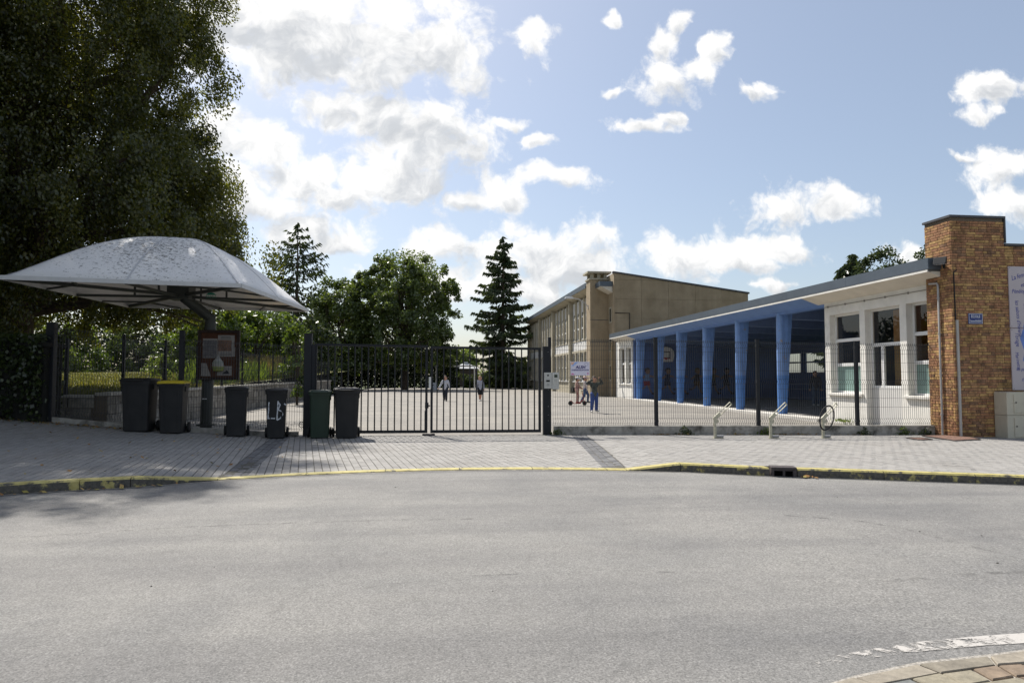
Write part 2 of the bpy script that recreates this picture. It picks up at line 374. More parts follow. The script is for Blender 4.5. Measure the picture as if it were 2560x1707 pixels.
BLACK = simple('black_void', (.006,.006,.006), .9, .1)
# ------------------------------------------------------------------ ground
FY = 14.40                                             # the fence line
def interp(xs, ys, x): return float(np.interp(x, xs, ys))
def zf(x): return interp([-14,-8.2,-6.6,-5.4,-4.0,-3.2,2.5,11.5,16], [.62,.47,.30,.20,.11,.05,.03,-.06,-.08], x)   # pavement at the fence
def zroad(x): return -0.010*max(0.0, x-2.0)
GUT = []
for px, py in [(-420,1262),(-200,1250),(0,1238),(73,1232),(325,1219),(543,1202),(720,1191),(900,1183),(1100,1177),(1300,1175),(1440,1176),(1568,1178),(1702,1179),(1943,1191),(2103,1196),(2300,1203),(2559,1212),(2900,1228),(3400,1255)]:
    p = PZ(px, py, 0); p = PZ(px, py, zroad(p.x)); GUT.append(p)
GX = [p.x for p in GUT]; GY = [p.y for p in GUT]
def gy(x): return interp(GX, GY, x)
x325, x543, x1568, x1702 = GUT[4].x, GUT[5].x, GUT[11].x, GUT[12].x
def kup(x): return interp([x325, x543, x1568, x1702], [.115, .022, .022, .11], x)
KW = .16
def zp(x, y):                                          # pavement surface
    y0 = gy(x)+KW; t = min(1.0, max(0.0, (y-y0)/(FY-y0))); zk = zroad(x)+kup(x)
    return zk + (zf(x)-zk)*t
m = MB(); m.quad((-900,-300,-.62),(900,-300,-.62),(900,1800,-.62),(-900,1800,-.62))
tag(m.build('terrain', simple('field', (.09,.11,.045), .95, .35, .05, world=True)), 'flat grassy land around the school', kind='structure')
m = MB(); xs = [-60]+list(np.linspace(-14, 18, 65))+[60]
for a, b_ in zip(xs[:-1], xs[1:]):
    ya, yb = gy(a)+.05, gy(b_)+.05
    m.quad((a,-40,zroad(a)),(b_,-40,zroad(b_)),(b_,yb,zroad(b_)),(a,ya,zroad(a)))
tag(m.build('road', ASPH), 'pale grey worn asphalt road in front of the school', kind='structure')
m = MB(); m.quad((-7.05,FY-.6,-.002),(11.62,FY-.6,-.082),(11.62,44,-.01),(-7.05,44,-.01)); m.quad((-7.05,44,-.01),(11.62,44,-.01),(11.62,84,-.01),(-7.05,84,-.01))
yard = tag(m.build('courtyard', YARD), 'sunlit beige asphalt school yard behind the gate', kind='structure')
# kerb stones
kerb = tag(thing('kerb'), 'yellow painted concrete kerb along the pavement', kind='structure')
length = 0; stations = [GX[0]]
x = GX[0]
DRX0, DRX1 = PZ(1940,1190,0).x, PZ(2022,1195,0).x
breaks = sorted([x325, x543, x1568, x1702, DRX0, DRX1])
while x < GX[-1]:
    nx = x + .98
    for bk in breaks:
        if x+.15 < bk < nx+.2: nx = bk; break
    stations.append(nx); x = nx
for a, b_ in zip(stations[:-1], stations[1:]):
    if abs(a-DRX0) < .01: continue
    g = .004; a2, b2 = a+g, b_-g; mb = MB(); N = 3
    for i in range(N):
        u0 = a2+(b2-a2)*i/N; u1 = a2+(b2-a2)*(i+1)/N
        def sec(u):
            y0 = gy(u); zr = zroad(u); zt = zr+kup(u); bv = min(.02, kup(u)*.5)
            return [(u,y0,zr-.12),(u,y0+.008,zt-bv),(u,y0+.03,zt),(u,y0+KW-.004,zt),(u,y0+KW-.004,zr-.12)]
        s0, s1 = sec(u0), sec(u1); n5 = len(s0)
        mb.add(s0+s1, [(k,k+1,n5+k+1,n5+k) for k in range(n5-1)]+([tuple(range(n5))] if i == 0 else [])+([tuple(range(n5,2*n5))] if i == N-1 else []))
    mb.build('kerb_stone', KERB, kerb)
# gutter strip
mb = MB(); gs = np.linspace(GX[0], GX[-1], 80)
for a, b_ in zip(gs[:-1], gs[1:]): mb.quad((a,gy(a)-.055,zroad(a)+.004),(b_,gy(b_)-.055,zroad(b_)+.004),(b_,gy(b_)+.004,zroad(b_)+.004),(a,gy(a)+.004,zroad(a)+.004))
mb.build('gutter_strip', simple('gutter_concrete', (.27,.255,.23), .85, .3, 12, world=True, bump=.3), kerb)
# pavement: bedding, pavers, two courses of dark setts
pav = tag(thing('pavement'), 'block paved pavement between the kerb and the school fence', kind='structure')
mb = MB(); gs = np.linspace(-13.5, 15.5, 60)
for a, b_ in zip(gs[:-1], gs[1:]):
    for j in range(4):
        def P(u, t): y = gy(u)+KW-.01+(FY+.02-gy(u)-KW)*t; return (u, y, zp(u, y)-.009)
        mb.quad(P(a,j/4), P(b_,j/4), P(b_,(j+1)/4), P(a,(j+1)/4))
mb.build('bedding', BED, pav)
ROW = Vector((-.184, 1.029, 0)).normalized(); CRS = Vector((ROW.y, -ROW.x, 0))
def gp(px, py): p = PZ(px, py, .05); return PZ(px, py, zp(p.x, p.y))
def line2(a, b): return (a.x, a.y, b.x, b.y)
BL = [line2(gp(555,1190), gp(689,1087)), line2(gp(616,1190), gp(729,1089)), line2(gp(1505,1166), gp(1434,1093)), line2(gp(1562,1166), gp(1474,1093))]
def side(L, p): return (L[2]-L[0])*(p[1]-L[1])-(L[3]-L[1])*(p[0]-L[0])     # >0 left of the line
def clip(poly, L, keep):
    out = []
    for i in range(len(poly)):
        a, b = poly[i], poly[(i+1) % len(poly)]; sa, sb = side(L, a)*keep, side(L, b)*keep
        if sa >= 0: out.append(a)
        if (sa > 0) != (sb > 0) and abs(sa-sb) > 1e-12:
            t = sa/(sa-sb); out.append((a[0]+(b[0]-a[0])*t, a[1]+(b[1]-a[1])*t))
    return out
def area(p): return abs(sum(p[i][0]*p[(i+1)%len(p)][1]-p[(i+1)%len(p)][0]*p[i][1] for i in range(len(p)))/2) if len(p) > 2 else 0
def top_poly(mb, poly, dz, ch=.004):
    n = len(poly); c = (sum(p[0] for p in poly)/n, sum(p[1] for p in poly)/n)
    def ins(p): 
        d = Vector((c[0]-p[0], c[1]-p[1])); d = d.normalized()*ch if d.length > 0 else d; return (p[0]+d.x, p[1]+d.y)
    vs = [(p[0],p[1],zp(*p)-.02+dz) for p in poly]+[(p[0],p[1],zp(*p)-.003+dz) for p in poly]+[(*ins(p), zp(*p)+dz) for p in poly]
    mb.add(vs, [(i,(i+1)%n,n+(i+1)%n,n+i) for i in range(n)]+[(n+i,n+(i+1)%n,2*n+(i+1)%n,2*n+i) for i in range(n)]+[tuple(range(2*n,3*n))])
def zone_polys(w, h, rdir, off, zone, jitter):
    cdir = Vector((rdir.y, -rdir.x, 0)); res = []
    for i in range(int(-22/w), int(22/w)):
        sh = (h/2 if i % 2 else 0) + random.uniform(-jitter, jitter)
        for j in range(int(5/h), int(18/h)):
            c = cdir*(i*w) + rdir*(j*h+sh)
            if c.x < -13 or c.x > 15 or c.y < gy(c.x)+KW-.2 or c.y > FY+.2: continue
            gW, gH = w/2-.0045, h/2-.002
            poly = [tuple((c+cdir*a*gW+rdir*b*gH)[:2]) for a, b in ((-1,-1),(1,-1),(1,1),(-1,1))]
            full = poly
            x = c.x; kl = (x-.3, gy(x-.3)+KW+.003, x+.3, gy(x+.3)+KW+.003)
            p2 = clip(poly, kl, 1); p2 = clip(p2, (-50, FY-.02, 50, FY-.02), -1) if p2 else p2
            for L, k in zone: p2 = clip(p2, L, k) if p2 else p2
            if p2 and area(p2) > .0012: res.append((c, p2, area(p2) > .97*area(full)))
    return res
ang = 0
polys = []
for zone in ([(BL[0],1)], [(BL[1],-1),(BL[2],1)], [(BL[3],-1)]): polys += zone_polys(.102, .204, ROW, 0, zone, .006)
fulls = sorted([p for p in polys if p[2] and abs((p[0].x*_r.x+p[0].y*_r.y)/(p[0].x*_f0.x+p[0].y*_f0.y)) < .74], key=lambda p: p[0].x*_f0.x+p[0].y*_f0.y)
chosen = set(id(p) for p in fulls[:300])
pm = MB(); w2, h2 = .051-.0045, .102-.002
base = [(-w2,-h2),(w2,-h2),(w2,h2),(-w2,h2)]; ch = .004
pm.add([(x,y,-.02) for x,y in base]+[(x,y,-.003) for x,y in base]+[(x*(1-ch/w2),y*(1-ch/h2),0) for x,y in base],
       [(i,(i+1)%4,4+(i+1)%4,4+i) for i in range(4)]+[(4+i,4+(i+1)%4,8+(i+1)%4,8+i) for i in range(4)]+[(8,9,10,11)])
pmesh = pm.mesh('paver', PAVER)
rest = MB()
for p in polys:
    c, poly, full = p; dz = random.uniform(-.0022, .0022)
    if id(p) in chosen:
        e = .1; nx = Vector((2*e, 0, zp(c.x+e, c.y)-zp(c.x-e, c.y))); ny = Vector((0, 2*e, zp(c.x, c.y+e)-zp(c.x, c.y-e)))
        nz = nx.cross(ny).normalized(); yv = (ROW - nz*ROW.dot(nz)).normalized(); xv = yv.cross(nz)
        o = link('paver', pmesh, pav); o.matrix_local = Matrix(((xv.x,yv.x,nz.x,c.x),(xv.y,yv.y,nz.y,c.y),(xv.z,yv.z,nz.z,zp(c.x,c.y)+dz),(0,0,0,1)))
    else: top_poly(rest, poly, dz)
rest.build('paver_field', PAVER, pav, kind='stuff')
sb = MB()
for L0, L1 in ((BL[0], BL[1]), (BL[2], BL[3])):
    rd = Vector((L0[2]-L0[0]+L1[2]-L1[0], L0[3]-L0[1]+L1[3]-L1[1], 0)).normalized()
    for c, poly, full in zone_polys(.105, .105, rd, 0, [(L0,-1),(L1,1)], .01): top_poly(sb, poly, random.uniform(-.004, .003), .008)
sb.build('sett_course', SETT, pav, kind='stuff')

# near stone edging, lower right
STONE = pieces('old_kerb_stone', [(0, (.195,.175,.14)), (.5, (.235,.21,.17)), (1, (.27,.24,.195))], .85, .6, 60, .25, 25, stain=(.8,.8,.82), stain_scale=5)
SLATE = pieces('mixed_stone', [(0, (.16,.165,.16)), (.35, (.25,.225,.17)), (.65, (.22,.17,.125)), (1, (.20,.20,.185))], .85, .7, 50, .3, 18, interp='CONSTANT', stain=(.72,.72,.75), stain_scale=6)
isl = tag(thing('stone_edging'), 'old stone edging and slabs of the near verge beside the white line', kind='structure')
EDG = [(2030,1722),(2137,1689),(2296,1655),(2473,1636),(2575,1622),(2760,1605),(2950,1590)]
MID = [(2085,1740),(2186,1707),(2350,1676),(2492,1657),(2600,1650),(2800,1640),(3000,1640)]
LOW = [(2140,1775),(2250,1735),(2410,1706),(2540,1685),(2690,1675),(2860,1672),(3050,1680)]
def slab(quad, mat, name, h=.03, g=.006):
    ps = [PZ(px, py, .02) for px, py in quad]; c = sum(ps, Vector())/4
    ps = [p+(c-p).normalized()*g for p in ps]; mb = MB(); n = 4
    t = [p.copy() for p in ps]; hh = h+random.uniform(-.003,.003)
    mb.add([(p.x,p.y,-.02) for p in ps]+[(p.x,p.y,hh-.005) for p in ps]+[tuple(Vector((p.x,p.y,hh))+(Vector((c.x-p.x,c.y-p.y,0)).normalized()*.006)) for p in ps],
           [(i,(i+1)%4,4+(i+1)%4,4+i) for i in range(4)]+[(4+i,4+(i+1)%4,8+(i+1)%4,8+i) for i in range(4)]+[(8,9,10,11)])
    mb.build(name, mat, isl)
def lerp2(a, b, t): return (a[0]+(b[0]-a[0])*t, a[1]+(b[1]-a[1])*t)
for i in range(len(EDG)-1): slab([EDG[i], EDG[i+1], MID[i+1], MID[i]], STONE, 'edging_stone', .016)
for i in range(len(MID)-1):
    for a, b_ in ((0,.55),(.55,1)):
        o = .16*random.random()
        slab([lerp2(MID[i],MID[i+1],a), lerp2(MID[i],MID[i+1],b_), lerp2(LOW[i],LOW[i+1],min(1,b_+.0)), lerp2(LOW[i],LOW[i+1],a)], SLATE, 'paving_slab', .013, .008)
far = [(p[0]+170+40*i, p[1]+95) for i, p in enumerate(LOW)]
for i in range(len(LOW)-1): slab([LOW[i], LOW[i+1], far[i+1], far[i]], SLATE, 'paving_slab', .013, .008)
mb = MB(); q = [PZ(*p, .0) for p in EDG]; q2 = [PZ(*p, .0) for p in far]
for i in range(len(q)-1): mb.quad(*[Vector((p.x,p.y,.003)) for p in (q[i], q[i+1], q2[i+1], q2[i])])
mb.build('mortar_bed', simple('crumbly_mortar', (.30,.28,.25), .95, .5, 60, world=True, bump=.6), isl)
# worn white line
def linemat():
    m, nt, b, n, l = nodes_of('worn_white_paint'); vec = n('ShaderNodeNewGeometry').outputs['Position']
    f = noise(n, l, vec, 13, 10, .78, .5); s2 = n('ShaderNodeSeparateXYZ'); l(vec, s2.inputs[0])
    mr = n('ShaderNodeMapRange'); l(s2.outputs[0], mr.inputs[0]); mr.inputs[1].default_value = 1.7; mr.inputs[2].default_value = 3.0; mr.inputs[3].default_value = -.10; mr.inputs[4].default_value = .08
    ad = n('ShaderNodeMath', operation='ADD'); l(f, ad.inputs[0]); l(mr.outputs[0], ad.inputs[1])
    a = ramp(n, l, ad.outputs[0], [(.45, (0,0,0)), (.53, (1,1,1))])
    b.inputs['Base Color'].default_value = (.42,.40,.375,1); b.inputs['Roughness'].default_value = .7; l(a, b.inputs['Alpha'])
    return m
top = [(2040,1652),(2113,1637),(2195,1622),(2310,1603),(2460,1588),(2560,1580),(2760,1566),(3000,1552)]
bot = [(2030,1672),(2135,1653),(2239,1638),(2316,1628),(2460,1613),(2560,1606),(2760,1592),(3000,1580)]
mb = MB()
for i in range(len(top)-1):
    mb.quad(*[Vector((q.x, q.y, zroad(q.x)+.003)) for q in (PZ(*p, -.004) for p in (bot[i], bot[i+1], top[i+1], top[i]))])
tag(mb.build('road_marking', linemat()), 'worn white painted line beside the stone edging', kind='structure')
# tarred seams in the asphalt, spots
def seammat():
    m, nt, b, n, l = nodes_of('worn_tar_seam'); vec = n('ShaderNodeNewGeometry').outputs['Position']
    a = ramp(n, l, noise(n, l, vec, 7, 8, .7), [(.45, (0,0,0)), (.70, (.4,.4,.4))])
    b.inputs['Base Color'].default_value = (.085,.083,.08,1); b.inputs['Roughness'].default_value = .8; l(a, b.inputs['Alpha']); return m
SEAM = seammat()
def seam(pts, w):
    q = [PZ(*p, 0) for p in pts]; mb = MB(); fine_ = []
    for a, c in zip(q[:-1], q[1:]):
        for k in range(8): fine_.append(a.lerp(c, k/8)+Vector((0, random.uniform(-.012,.012), 0)))
    for a, c in zip(fine_[:-1], fine_[1:]):
        d = (c-a); s_ = Vector((-d.y, d.x, 0)).normalized()*w/2
        mb.quad(*[Vector((p.x, p.y, zroad(p.x)+.002)) for p in (a-s_, c-s_, c+s_, a+s_)])
    return mb
ms = seam([(-150,1356),(0,1346),(250,1330),(480,1316),(700,1308),(950,1300),(1250,1296)], .045)
for pts, w in (([(1960,1284),(2150,1297),(2270,1318),(2400,1352),(2560,1392),(2700,1430)], .06), ([(2150,1452),(2300,1442),(2430,1430),(2600,1418)], .05), ([(900,1470),(1150,1440),(1500,1425),(1800,1432)], .03)):
    k = seam(pts, w); ms.add(k.v, k.f)
tag(ms.build('road_seam', SEAM), 'dark worn tar seams running across the asphalt road', kind='structure')
rgs = np.random.default_rng(77); sm_ = MB()
for _ in range(26):
    x, y = rgs.uniform(-6, 7), rgs.uniform(2.6, 8.2); r_ = rgs.uniform(.004, .009)
    sm_.lathe([(r_, 0), (r_*.7, r_*.5)], 6, (x, y, zroad(x)+.001))
tag(sm_.build('road_grit', simple('dark_grit', (.05,.047,.04), .9, .3)), 'small dark bits of grit scattered on the road', kind='stuff')
# drain inlet in the kerb
xd = (DRX0+DRX1)/2; yd = gy(xd); zr = zroad(xd); hw = (DRX1-DRX0)/2-.004
dr = thing('storm_drain', (xd, yd, zr), math.atan2(gy(DRX1)-gy(DRX0), DRX1-DRX0), 'black cast iron storm drain inlet set into the yellow kerb', 'drain')
zt = kup(xd)+.012
mb = MB(); mb.box(-hw,hw,-.012,.20,zt-.028,zt); mb.build('cover', IRON, dr, bevel=.004)
mb = MB(); mb.box(-hw,-hw+.035,-.010,.19,-.05,zt-.03); mb.box(hw-.045,hw,-.010,.19,-.05,zt-.03); mb.box(-hw+.037,hw-.047,-.006,.02,zt-.045,zt-.03)
mb.build('frame', IRON, dr)
MB().box(-.012,.014,-.006,.05,-.04,zt-.047).build('bar', IRON, dr)
MB().box(-hw+.036,hw-.046,.10,.12,-.10,zt-.031).box(-hw+.036,hw-.046,-.005,.099,-.10,-.02).build('throat', BLACK, dr)
# rusty covers in the pavement
def cover(quad, mat, label, name):
    ps = [gp(*p) for p in quad]; c = sum(ps, Vector())/4
    t = thing(name, c, 0, label, 'cover'); mb = MB()
    loc = [p-c for p in ps]; mb.hexa([v+Vector((0,0,-.02)) for v in loc], [v+Vector((0,0,.006)) for v in loc]); pl_ = mb.build('plate', mat, t)
    mb = MB()
    for i in range(4): mb.bar(loc[i]+Vector((0,0,.004)), loc[(i+1)%4]+Vector((0,0,.004)), .03, .012)
    mb.build('rim', IRON, t)
    return t
cover([(2385,1101),(2450,1098),(2400,1087),(2306,1089)], RUST, 'large rusty chequered iron cover flush in the pavement before the brick wall', 'access_cover')
cover([(2296,1099),(2330,1098),(2303,1094),(2266,1094)], RUST, 'small rusty iron cover beside the larger one in the pavement', 'access_cover')
# ------------------------------------------------------------------ covered playground (preau) with its white rooms
RENDER_W = simple('white_render', (.74,.72,.67), .85, .10, 3, bump=.25, bscale=120, dirt=(.46,.43,.37), dscale=1.3, dlo=.56, dhi=.8, world=True)
SOFF = simple('cream_soffit', (.62,.57,.49), .85, .08, 3, world=True)
def twotone():
    m, nt, b, n, l = nodes_of('blue_two_tone_paint'); g = n('ShaderNodeNewGeometry'); vec = g.outputs['Position']
    s = n('ShaderNodeSeparateXYZ'); l(vec, s.inputs[0])
    mk = ramp(n, l, s.outputs[2], [(0, (0,0,0)), (1, (1,1,1))]); mr = n('ShaderNodeMapRange'); l(s.outputs[2], mr.inputs[0])
    mr.inputs[1].default_value = 1.28; mr.inputs[2].default_value = 1.34
    c = mixc(n, l, mr.outputs[0], (.09,.23,.56), (.19,.325,.63))
    c = mixc(n, l, 1.0, c, ramp(n, l, noise(n, l, vec, 3, 6), [(.3, (.88,.88,.88)), (.7, (1.1,1.1,1.1))]), 'MULTIPLY')
    mps = n('ShaderNodeMapping'); l(vec, mps.inputs[0]); mps.inputs['Scale'].default_value = (5, 5, .5)
    c = mixc(n, l, 1.0, c, ramp(n, l, noise(n, l, mps.outputs[0], 2, 6, .65), [(.34, (.74,.74,.76)), (.6, (1.05,1.05,1.04))]), 'MULTIPLY')
    chip = ramp(n, l, noise(n, l, vec, 4.5, 6, .6), [(.66, (0,0,0)), (.69, (1,1,1))])
    c = mixc(n, l, chip, c, (.30,.26,.22))
    l(c, b.inputs['Base Color']); b.inputs['Roughness'].default_value = .42; return m
BLUE2 = twotone()
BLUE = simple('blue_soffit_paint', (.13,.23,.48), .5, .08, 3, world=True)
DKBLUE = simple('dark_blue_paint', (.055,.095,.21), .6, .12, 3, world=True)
ZINC = simple('dark_grey_metal', (.085,.105,.13), .45, .10, 2, metal=.3, world=True)
WHITEP = simple('white_frame', (.74,.74,.73), .4, .05, 5)
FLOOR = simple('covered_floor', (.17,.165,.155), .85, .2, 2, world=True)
GLS = glass('window_glass', (.85,.87,.85)); GLSD = glass('window_glass_tinted', (.85,.82,.78), .8)
GLSW = glass('classroom_glass', (.6,.63,.61), .8)
FROST = simple('frosted_film', (.20,.30,.275), .35, .10, 4)
INT = simple('ochre_room_wall', (.36,.17,.07), .9, .25, 1.2, world=True)
FX = 11.60
EAVE_X = 11.05; RZ0, RZ1 = 3.60, 3.90; RY0, RY1 = 13.98, 41.4
hall = thing('covered_playground', (FX, 18.95, 0), 0, 'long low school wing with blue tapered columns and grey flat roof', 'building')
def hb(name, mat, *a, par=None, **k):       # box in place coordinates, under the hall
    o = box(name, mat, None, *a, **k); o.parent = hall; o.matrix_parent_inverse = Matrix.Translation(-hall.location); 
    return o
def under(o, par, root=None):
    r0 = root or hall
    o.parent = par; o.matrix_parent_inverse = Matrix.Translation(-Vector(par.location)) if par.type == 'EMPTY' else Matrix(); return o
roof = hb('roof', simple('roof_felt', (.09,.09,.09), .9, .2, 2, world=True), EAVE_X+.02, 21.0, RY0+.01, RY1-.01, 3.62, 3.88)
ys = np.linspace(RY0, RY1, 10)
for a, b_ in zip(ys[:-1], ys[1:]):
    o = box('fascia_panel', ZINC, None, EAVE_X-.012, EAVE_X+.02, a+.003, b_-.003, 3.665, 3.915); under(o, roof)
under(box('end_fascia', ZINC, None, EAVE_X-.012, 12.2, RY0-.025, RY0, 3.665, 3.915), roof)
under(box('drip_edge', RENDER_W, None, EAVE_X-.004, EAVE_X+.10, RY0+.02, RY1, 3.605, 3.66), roof)
# sloped soffits: white over the rooms, blue over the open part
def soffit(name, mat, y0, y1):
    mb = MB(); mb.hexa([(EAVE_X+.03,y0,3.604),(FX+.05,y0,3.40),(FX+.05,y1,3.40),(EAVE_X+.03,y1,3.604)],
                       [(EAVE_X+.03,y0,3.618),(FX+.05,y0,3.618),(FX+.05,y1,3.618),(EAVE_X+.03,y1,3.618)])
    under(mb.build(name, mat), roof)
soffit('soffit', SOFF, RY0+.02, 19.3); soffit('soffit', BLUE, 19.302, 37.9); soffit('soffit', SOFF, 37.902, RY1-.02)
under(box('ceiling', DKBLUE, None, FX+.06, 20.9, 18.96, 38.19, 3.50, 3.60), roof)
COLY = [21.75, 24.9, 28.05, 31.2, 34.35, 37.6]
for y in COLY:
    b0 = MB(); n = 10; secs = []
    for z, d in ((-.12, .25), (.9, .31), (1.8, .38), (2.7, .45), (3.405, .51)):
        ring = []
        for k in range(n):            # rounded front edge, straight back
            a = math.pi/2 + math.pi*k/(n-1); ring.append((FX-.02+.14+.14*math.cos(a), y+.14*math.sin(a), z))
        ring += [(FX-.02+d, y-.12, z), (FX-.02+d, y+.12, z)]
        secs.append(ring)
    N = len(secs[0]); vs = [v for s_ in secs for v in s_]; fs = []
    for i in range(len(secs)-1):
        for k in range(N): fs.append((i*N+k, i*N+(k+1)%N, (i+1)*N+(k+1)%N, (i+1)*N+k))
    fs += [tuple(range(N))[::-1], tuple((len(secs)-1)*N+k for k in range(N))]
    b0.add(vs, fs); under(b0.build('column', BLUE2, smooth=True), hall)
    mb = MB(); mb.hexa([(FX+.3,y-.11,3.20),(20.6,y-.11,2.95),(20.6,y+.11,2.95),(FX+.3,y+.11,3.20)], [(FX+.3,y-.11,3.52),(20.6,y-.11,3.52),(20.6,y+.11,3.52),(FX+.3,y+.11,3.52)])
    under(mb.build('beam', simple('beam_paint', (.15,.21,.35), .6, .1) if 'beam_paint' not in MATS else MATS['beam_paint']), hall)
hb('edge_beam', BLUE, FX+.02, FX+.29, 18.97, 38.19, 3.33, 3.499)
hb('threshold', simple('pale_stone_sill', (.52,.50,.46), .8, .12, 4, world=True), FX-.30, FX+.32, 18.97, 38.2, -.12, .022)
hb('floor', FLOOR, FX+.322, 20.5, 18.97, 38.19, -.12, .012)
endw = hb('end_wall', simple('blue_wall_paint', (.085,.14,.30), .6, .12, 2, world=True), FX+.05, 20.4, 38.2, 38.45, -.1, 3.5)
# back wall with a row of windows
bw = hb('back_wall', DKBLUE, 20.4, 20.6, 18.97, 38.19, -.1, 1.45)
under(box('lintel', DKBLUE, None, 20.4, 20.6, 18.97, 38.19, 2.62, 3.5), bw)
wy = np.linspace(19.6, 37.9, 9)
for i in range(8):
    y0, y1 = wy[i]+.16, wy[i+1]-.16
    under(box('pier', DKBLUE, None, 20.4, 20.6, wy[i]-.16 if i else 18.97, y0, 1.45, 2.62), bw)
    w_ = MB().box(20.46,20.52,y0,y1,1.452,1.51).box(20.46,20.52,y0,y1,2.56,2.618).box(20.46,20.52,y0,y1,2.02,2.10).box(20.46,20.52,y0,y0+.06,1.51,2.56).box(20.46,20.52,y1-.06,y1,1.51,2.56).build('window', DKBLUE); under(w_, hall)
    under(box('pane', GLS, None, 20.485, 20.49, y0+.06, y1-.06, 1.51, 2.56), w_)
under(box('pier', DKBLUE, None, 20.4, 20.6, wy[8]-.16, 38.19, 1.45, 2.62), bw)
hb('side_wall', DKBLUE, FX+.26, 20.4, 18.70, 18.95, -.1, 3.5)
# painted running figures on the end wall: plain shapes in flat colour
def paint(name, poly, col, off):
    key = 'mural_%d_%d_%d' % tuple(int(c*255) for c in col)
    mt = MATS.get(key) or simple(key, col, .6, .12, 5)
    mb = MB(); mb.prism([(x, 38.2-off-.001, z) for x, z in poly], (0, .002, 0)); under(mb.build(name, mt), endw)
def ell(cx, cz, rx, rz, n=14): return [(cx+rx*math.cos(2*math.pi*k/n), cz+rz*math.sin(2*math.pi*k/n)) for k in range(n)]
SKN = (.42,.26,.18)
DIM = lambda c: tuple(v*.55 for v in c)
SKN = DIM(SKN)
for px, top_c, low_c, hair in ((1622,(.30,.42,.62),(.40,.05,.05),(.10,.07,.06)), (1668,(.05,.06,.12),(.03,.04,.10),(.06,.05,.05)), (1702,(.05,.05,.08),(.04,.06,.16),(.03,.025,.025)),
                               (1742,(.07,.05,.05),(.20,.10,.03),(.22,.14,.03)), (1782,(.22,.17,.05),(.05,.05,.09),(.20,.15,.05)), (1815,(.06,.05,.07),(.05,.05,.07),(.03,.02,.02))):
    p = PY(px, 945, 38.2); x = p.x
    if px == 1622: x -= .12
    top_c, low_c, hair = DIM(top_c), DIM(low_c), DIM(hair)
    paint('painted_leg', [(x-.10,.86),(x+.02,.88),(x-.10,.62),(x-.32,.50),(x-.36,.58),(x-.18,.66)], SKN, .004)
    paint('painted_leg', [(x+.0,.86),(x+.16,.86),(x+.22,.55),(x+.36,.34),(x+.28,.30),(x+.12,.52)], SKN, .004)
    paint('painted_shoe', ell(x-.38,.54,.10,.06), (.06,.05,.05), .007); paint('painted_shoe', ell(x+.38,.30,.12,.06), (.06,.05,.05), .007)
    paint('painted_shorts', [(x-.20,1.02),(x+.18,1.02),(x+.22,.76),(x+.03,.78),(x-.17,.74)], low_c, .007)
    paint('painted_shirt', [(x-.17,1.03),(x+.16,1.03),(x+.18,1.40),(x-.12,1.42)], top_c, .010)
    paint('painted_arm', [(x-.12,1.38),(x-.36,1.16),(x-.30,1.10),(x-.08,1.26)], SKN, .013); paint('painted_arm', [(x+.15,1.38),(x+.42,1.30),(x+.40,1.23),(x+.14,1.26)], SKN, .013)
    paint('painted_head', ell(x+.06,1.58,.15,.17), SKN, .013); paint('painted_hair', [(x-.14,1.60),(x-.10,1.75),(x+.06,1.80),(x+.22,1.72),(x+.14,1.67),(x-.02,1.66),(x-.06,1.54)], hair, .016)
# white rooms at the street end and at the far end of the hall
def room(y0, y1, wins, name):
    top = 3.42
    wl_ = hb(name, RENDER_W, FX, FX+.24, y0, wins[0][0], -.12, top)
    for i, w_ in enumerate(wins):
        a, b_, zs, zt_ = w_[:4]
        if zs > .05: under(box('wall_panel', RENDER_W, None, FX, FX+.24, a, b_, -.12, zs), wl_)
        under(box('wall_panel', RENDER_W, None, FX, FX+.24, a, b_, zt_, top), wl_)
        nx = wins[i+1][0] if i+1 < len(wins) else y1
        under(box('pillar', RENDER_W, None, FX-.002, FX+.24, b_, nx, -.12, top), wl_)
    return wl_
def window(y0, y1, z0, z1, bars, x=FX+.17, panes=None, sill=True, vbars=()):
    f = MB(); t = .055
    zs = sorted(set([z0]+[z1]+list(bars)))
    f.box(x,x+.06,y0,y0+t,z0,z1); f.box(x,x+.06,y1-t,y1,z0,z1)
    f.box(x+.001,x+.059,y0+t,y1-t,z0,z0+t); f.box(x+.001,x+.059,y0+t,y1-t,z1-t,z1)
    for bz in bars: f.box(x-.012,x+.058,y0+t,y1-t,bz-.045,bz+.045)
    for (vy, va, vb) in vbars: f.box(x-.008,x+.057,vy-.05,vy+.05,va,vb)
    o = f.build('window', WHITEP, bevel=.004); under(o, hall)
    zz = [z0+t]+[b_ for b_ in bars]+[z1-t]
    for i in range(len(zz)-1):
        mt = (panes[i] if panes else GLSD)
        under(box('pane', mt, None, x+.026, x+.032, y0+t-.01, y1-t+.01, zz[i]-.01, zz[i+1]+.01), o)
    if sill: under(box('sill', RENDER_W, None, FX-.07, FX+.18, y0-.10, y1+.10, z0-.075, z0-.002, bevel=.01), o)
    return o
r1 = room(14.0, 18.95, [(14.02,15.46,.80,3.05),(15.70,17.07,-.12,3.05),(17.30,18.70,.80,3.05)], 'front_wall')
window(14.02,15.46,.80,3.05,[1.60,2.30], panes=[FROST,GLSD,GLSD]); window(17.30,18.70,.80,3.05,[1.60,2.30], panes=[FROST,GLSD,GLSD])
window(15.70,17.07,.97,3.05,[2.10], sill=False, vbars=[(16.62,.97,2.06)], panes=[GLS,GLSD])
hb('door_panel', simple('white_panel', (.60,.59,.57), .6, .05, 2), FX+.15, FX+.21, 15.70, 17.07, -.10, .968)
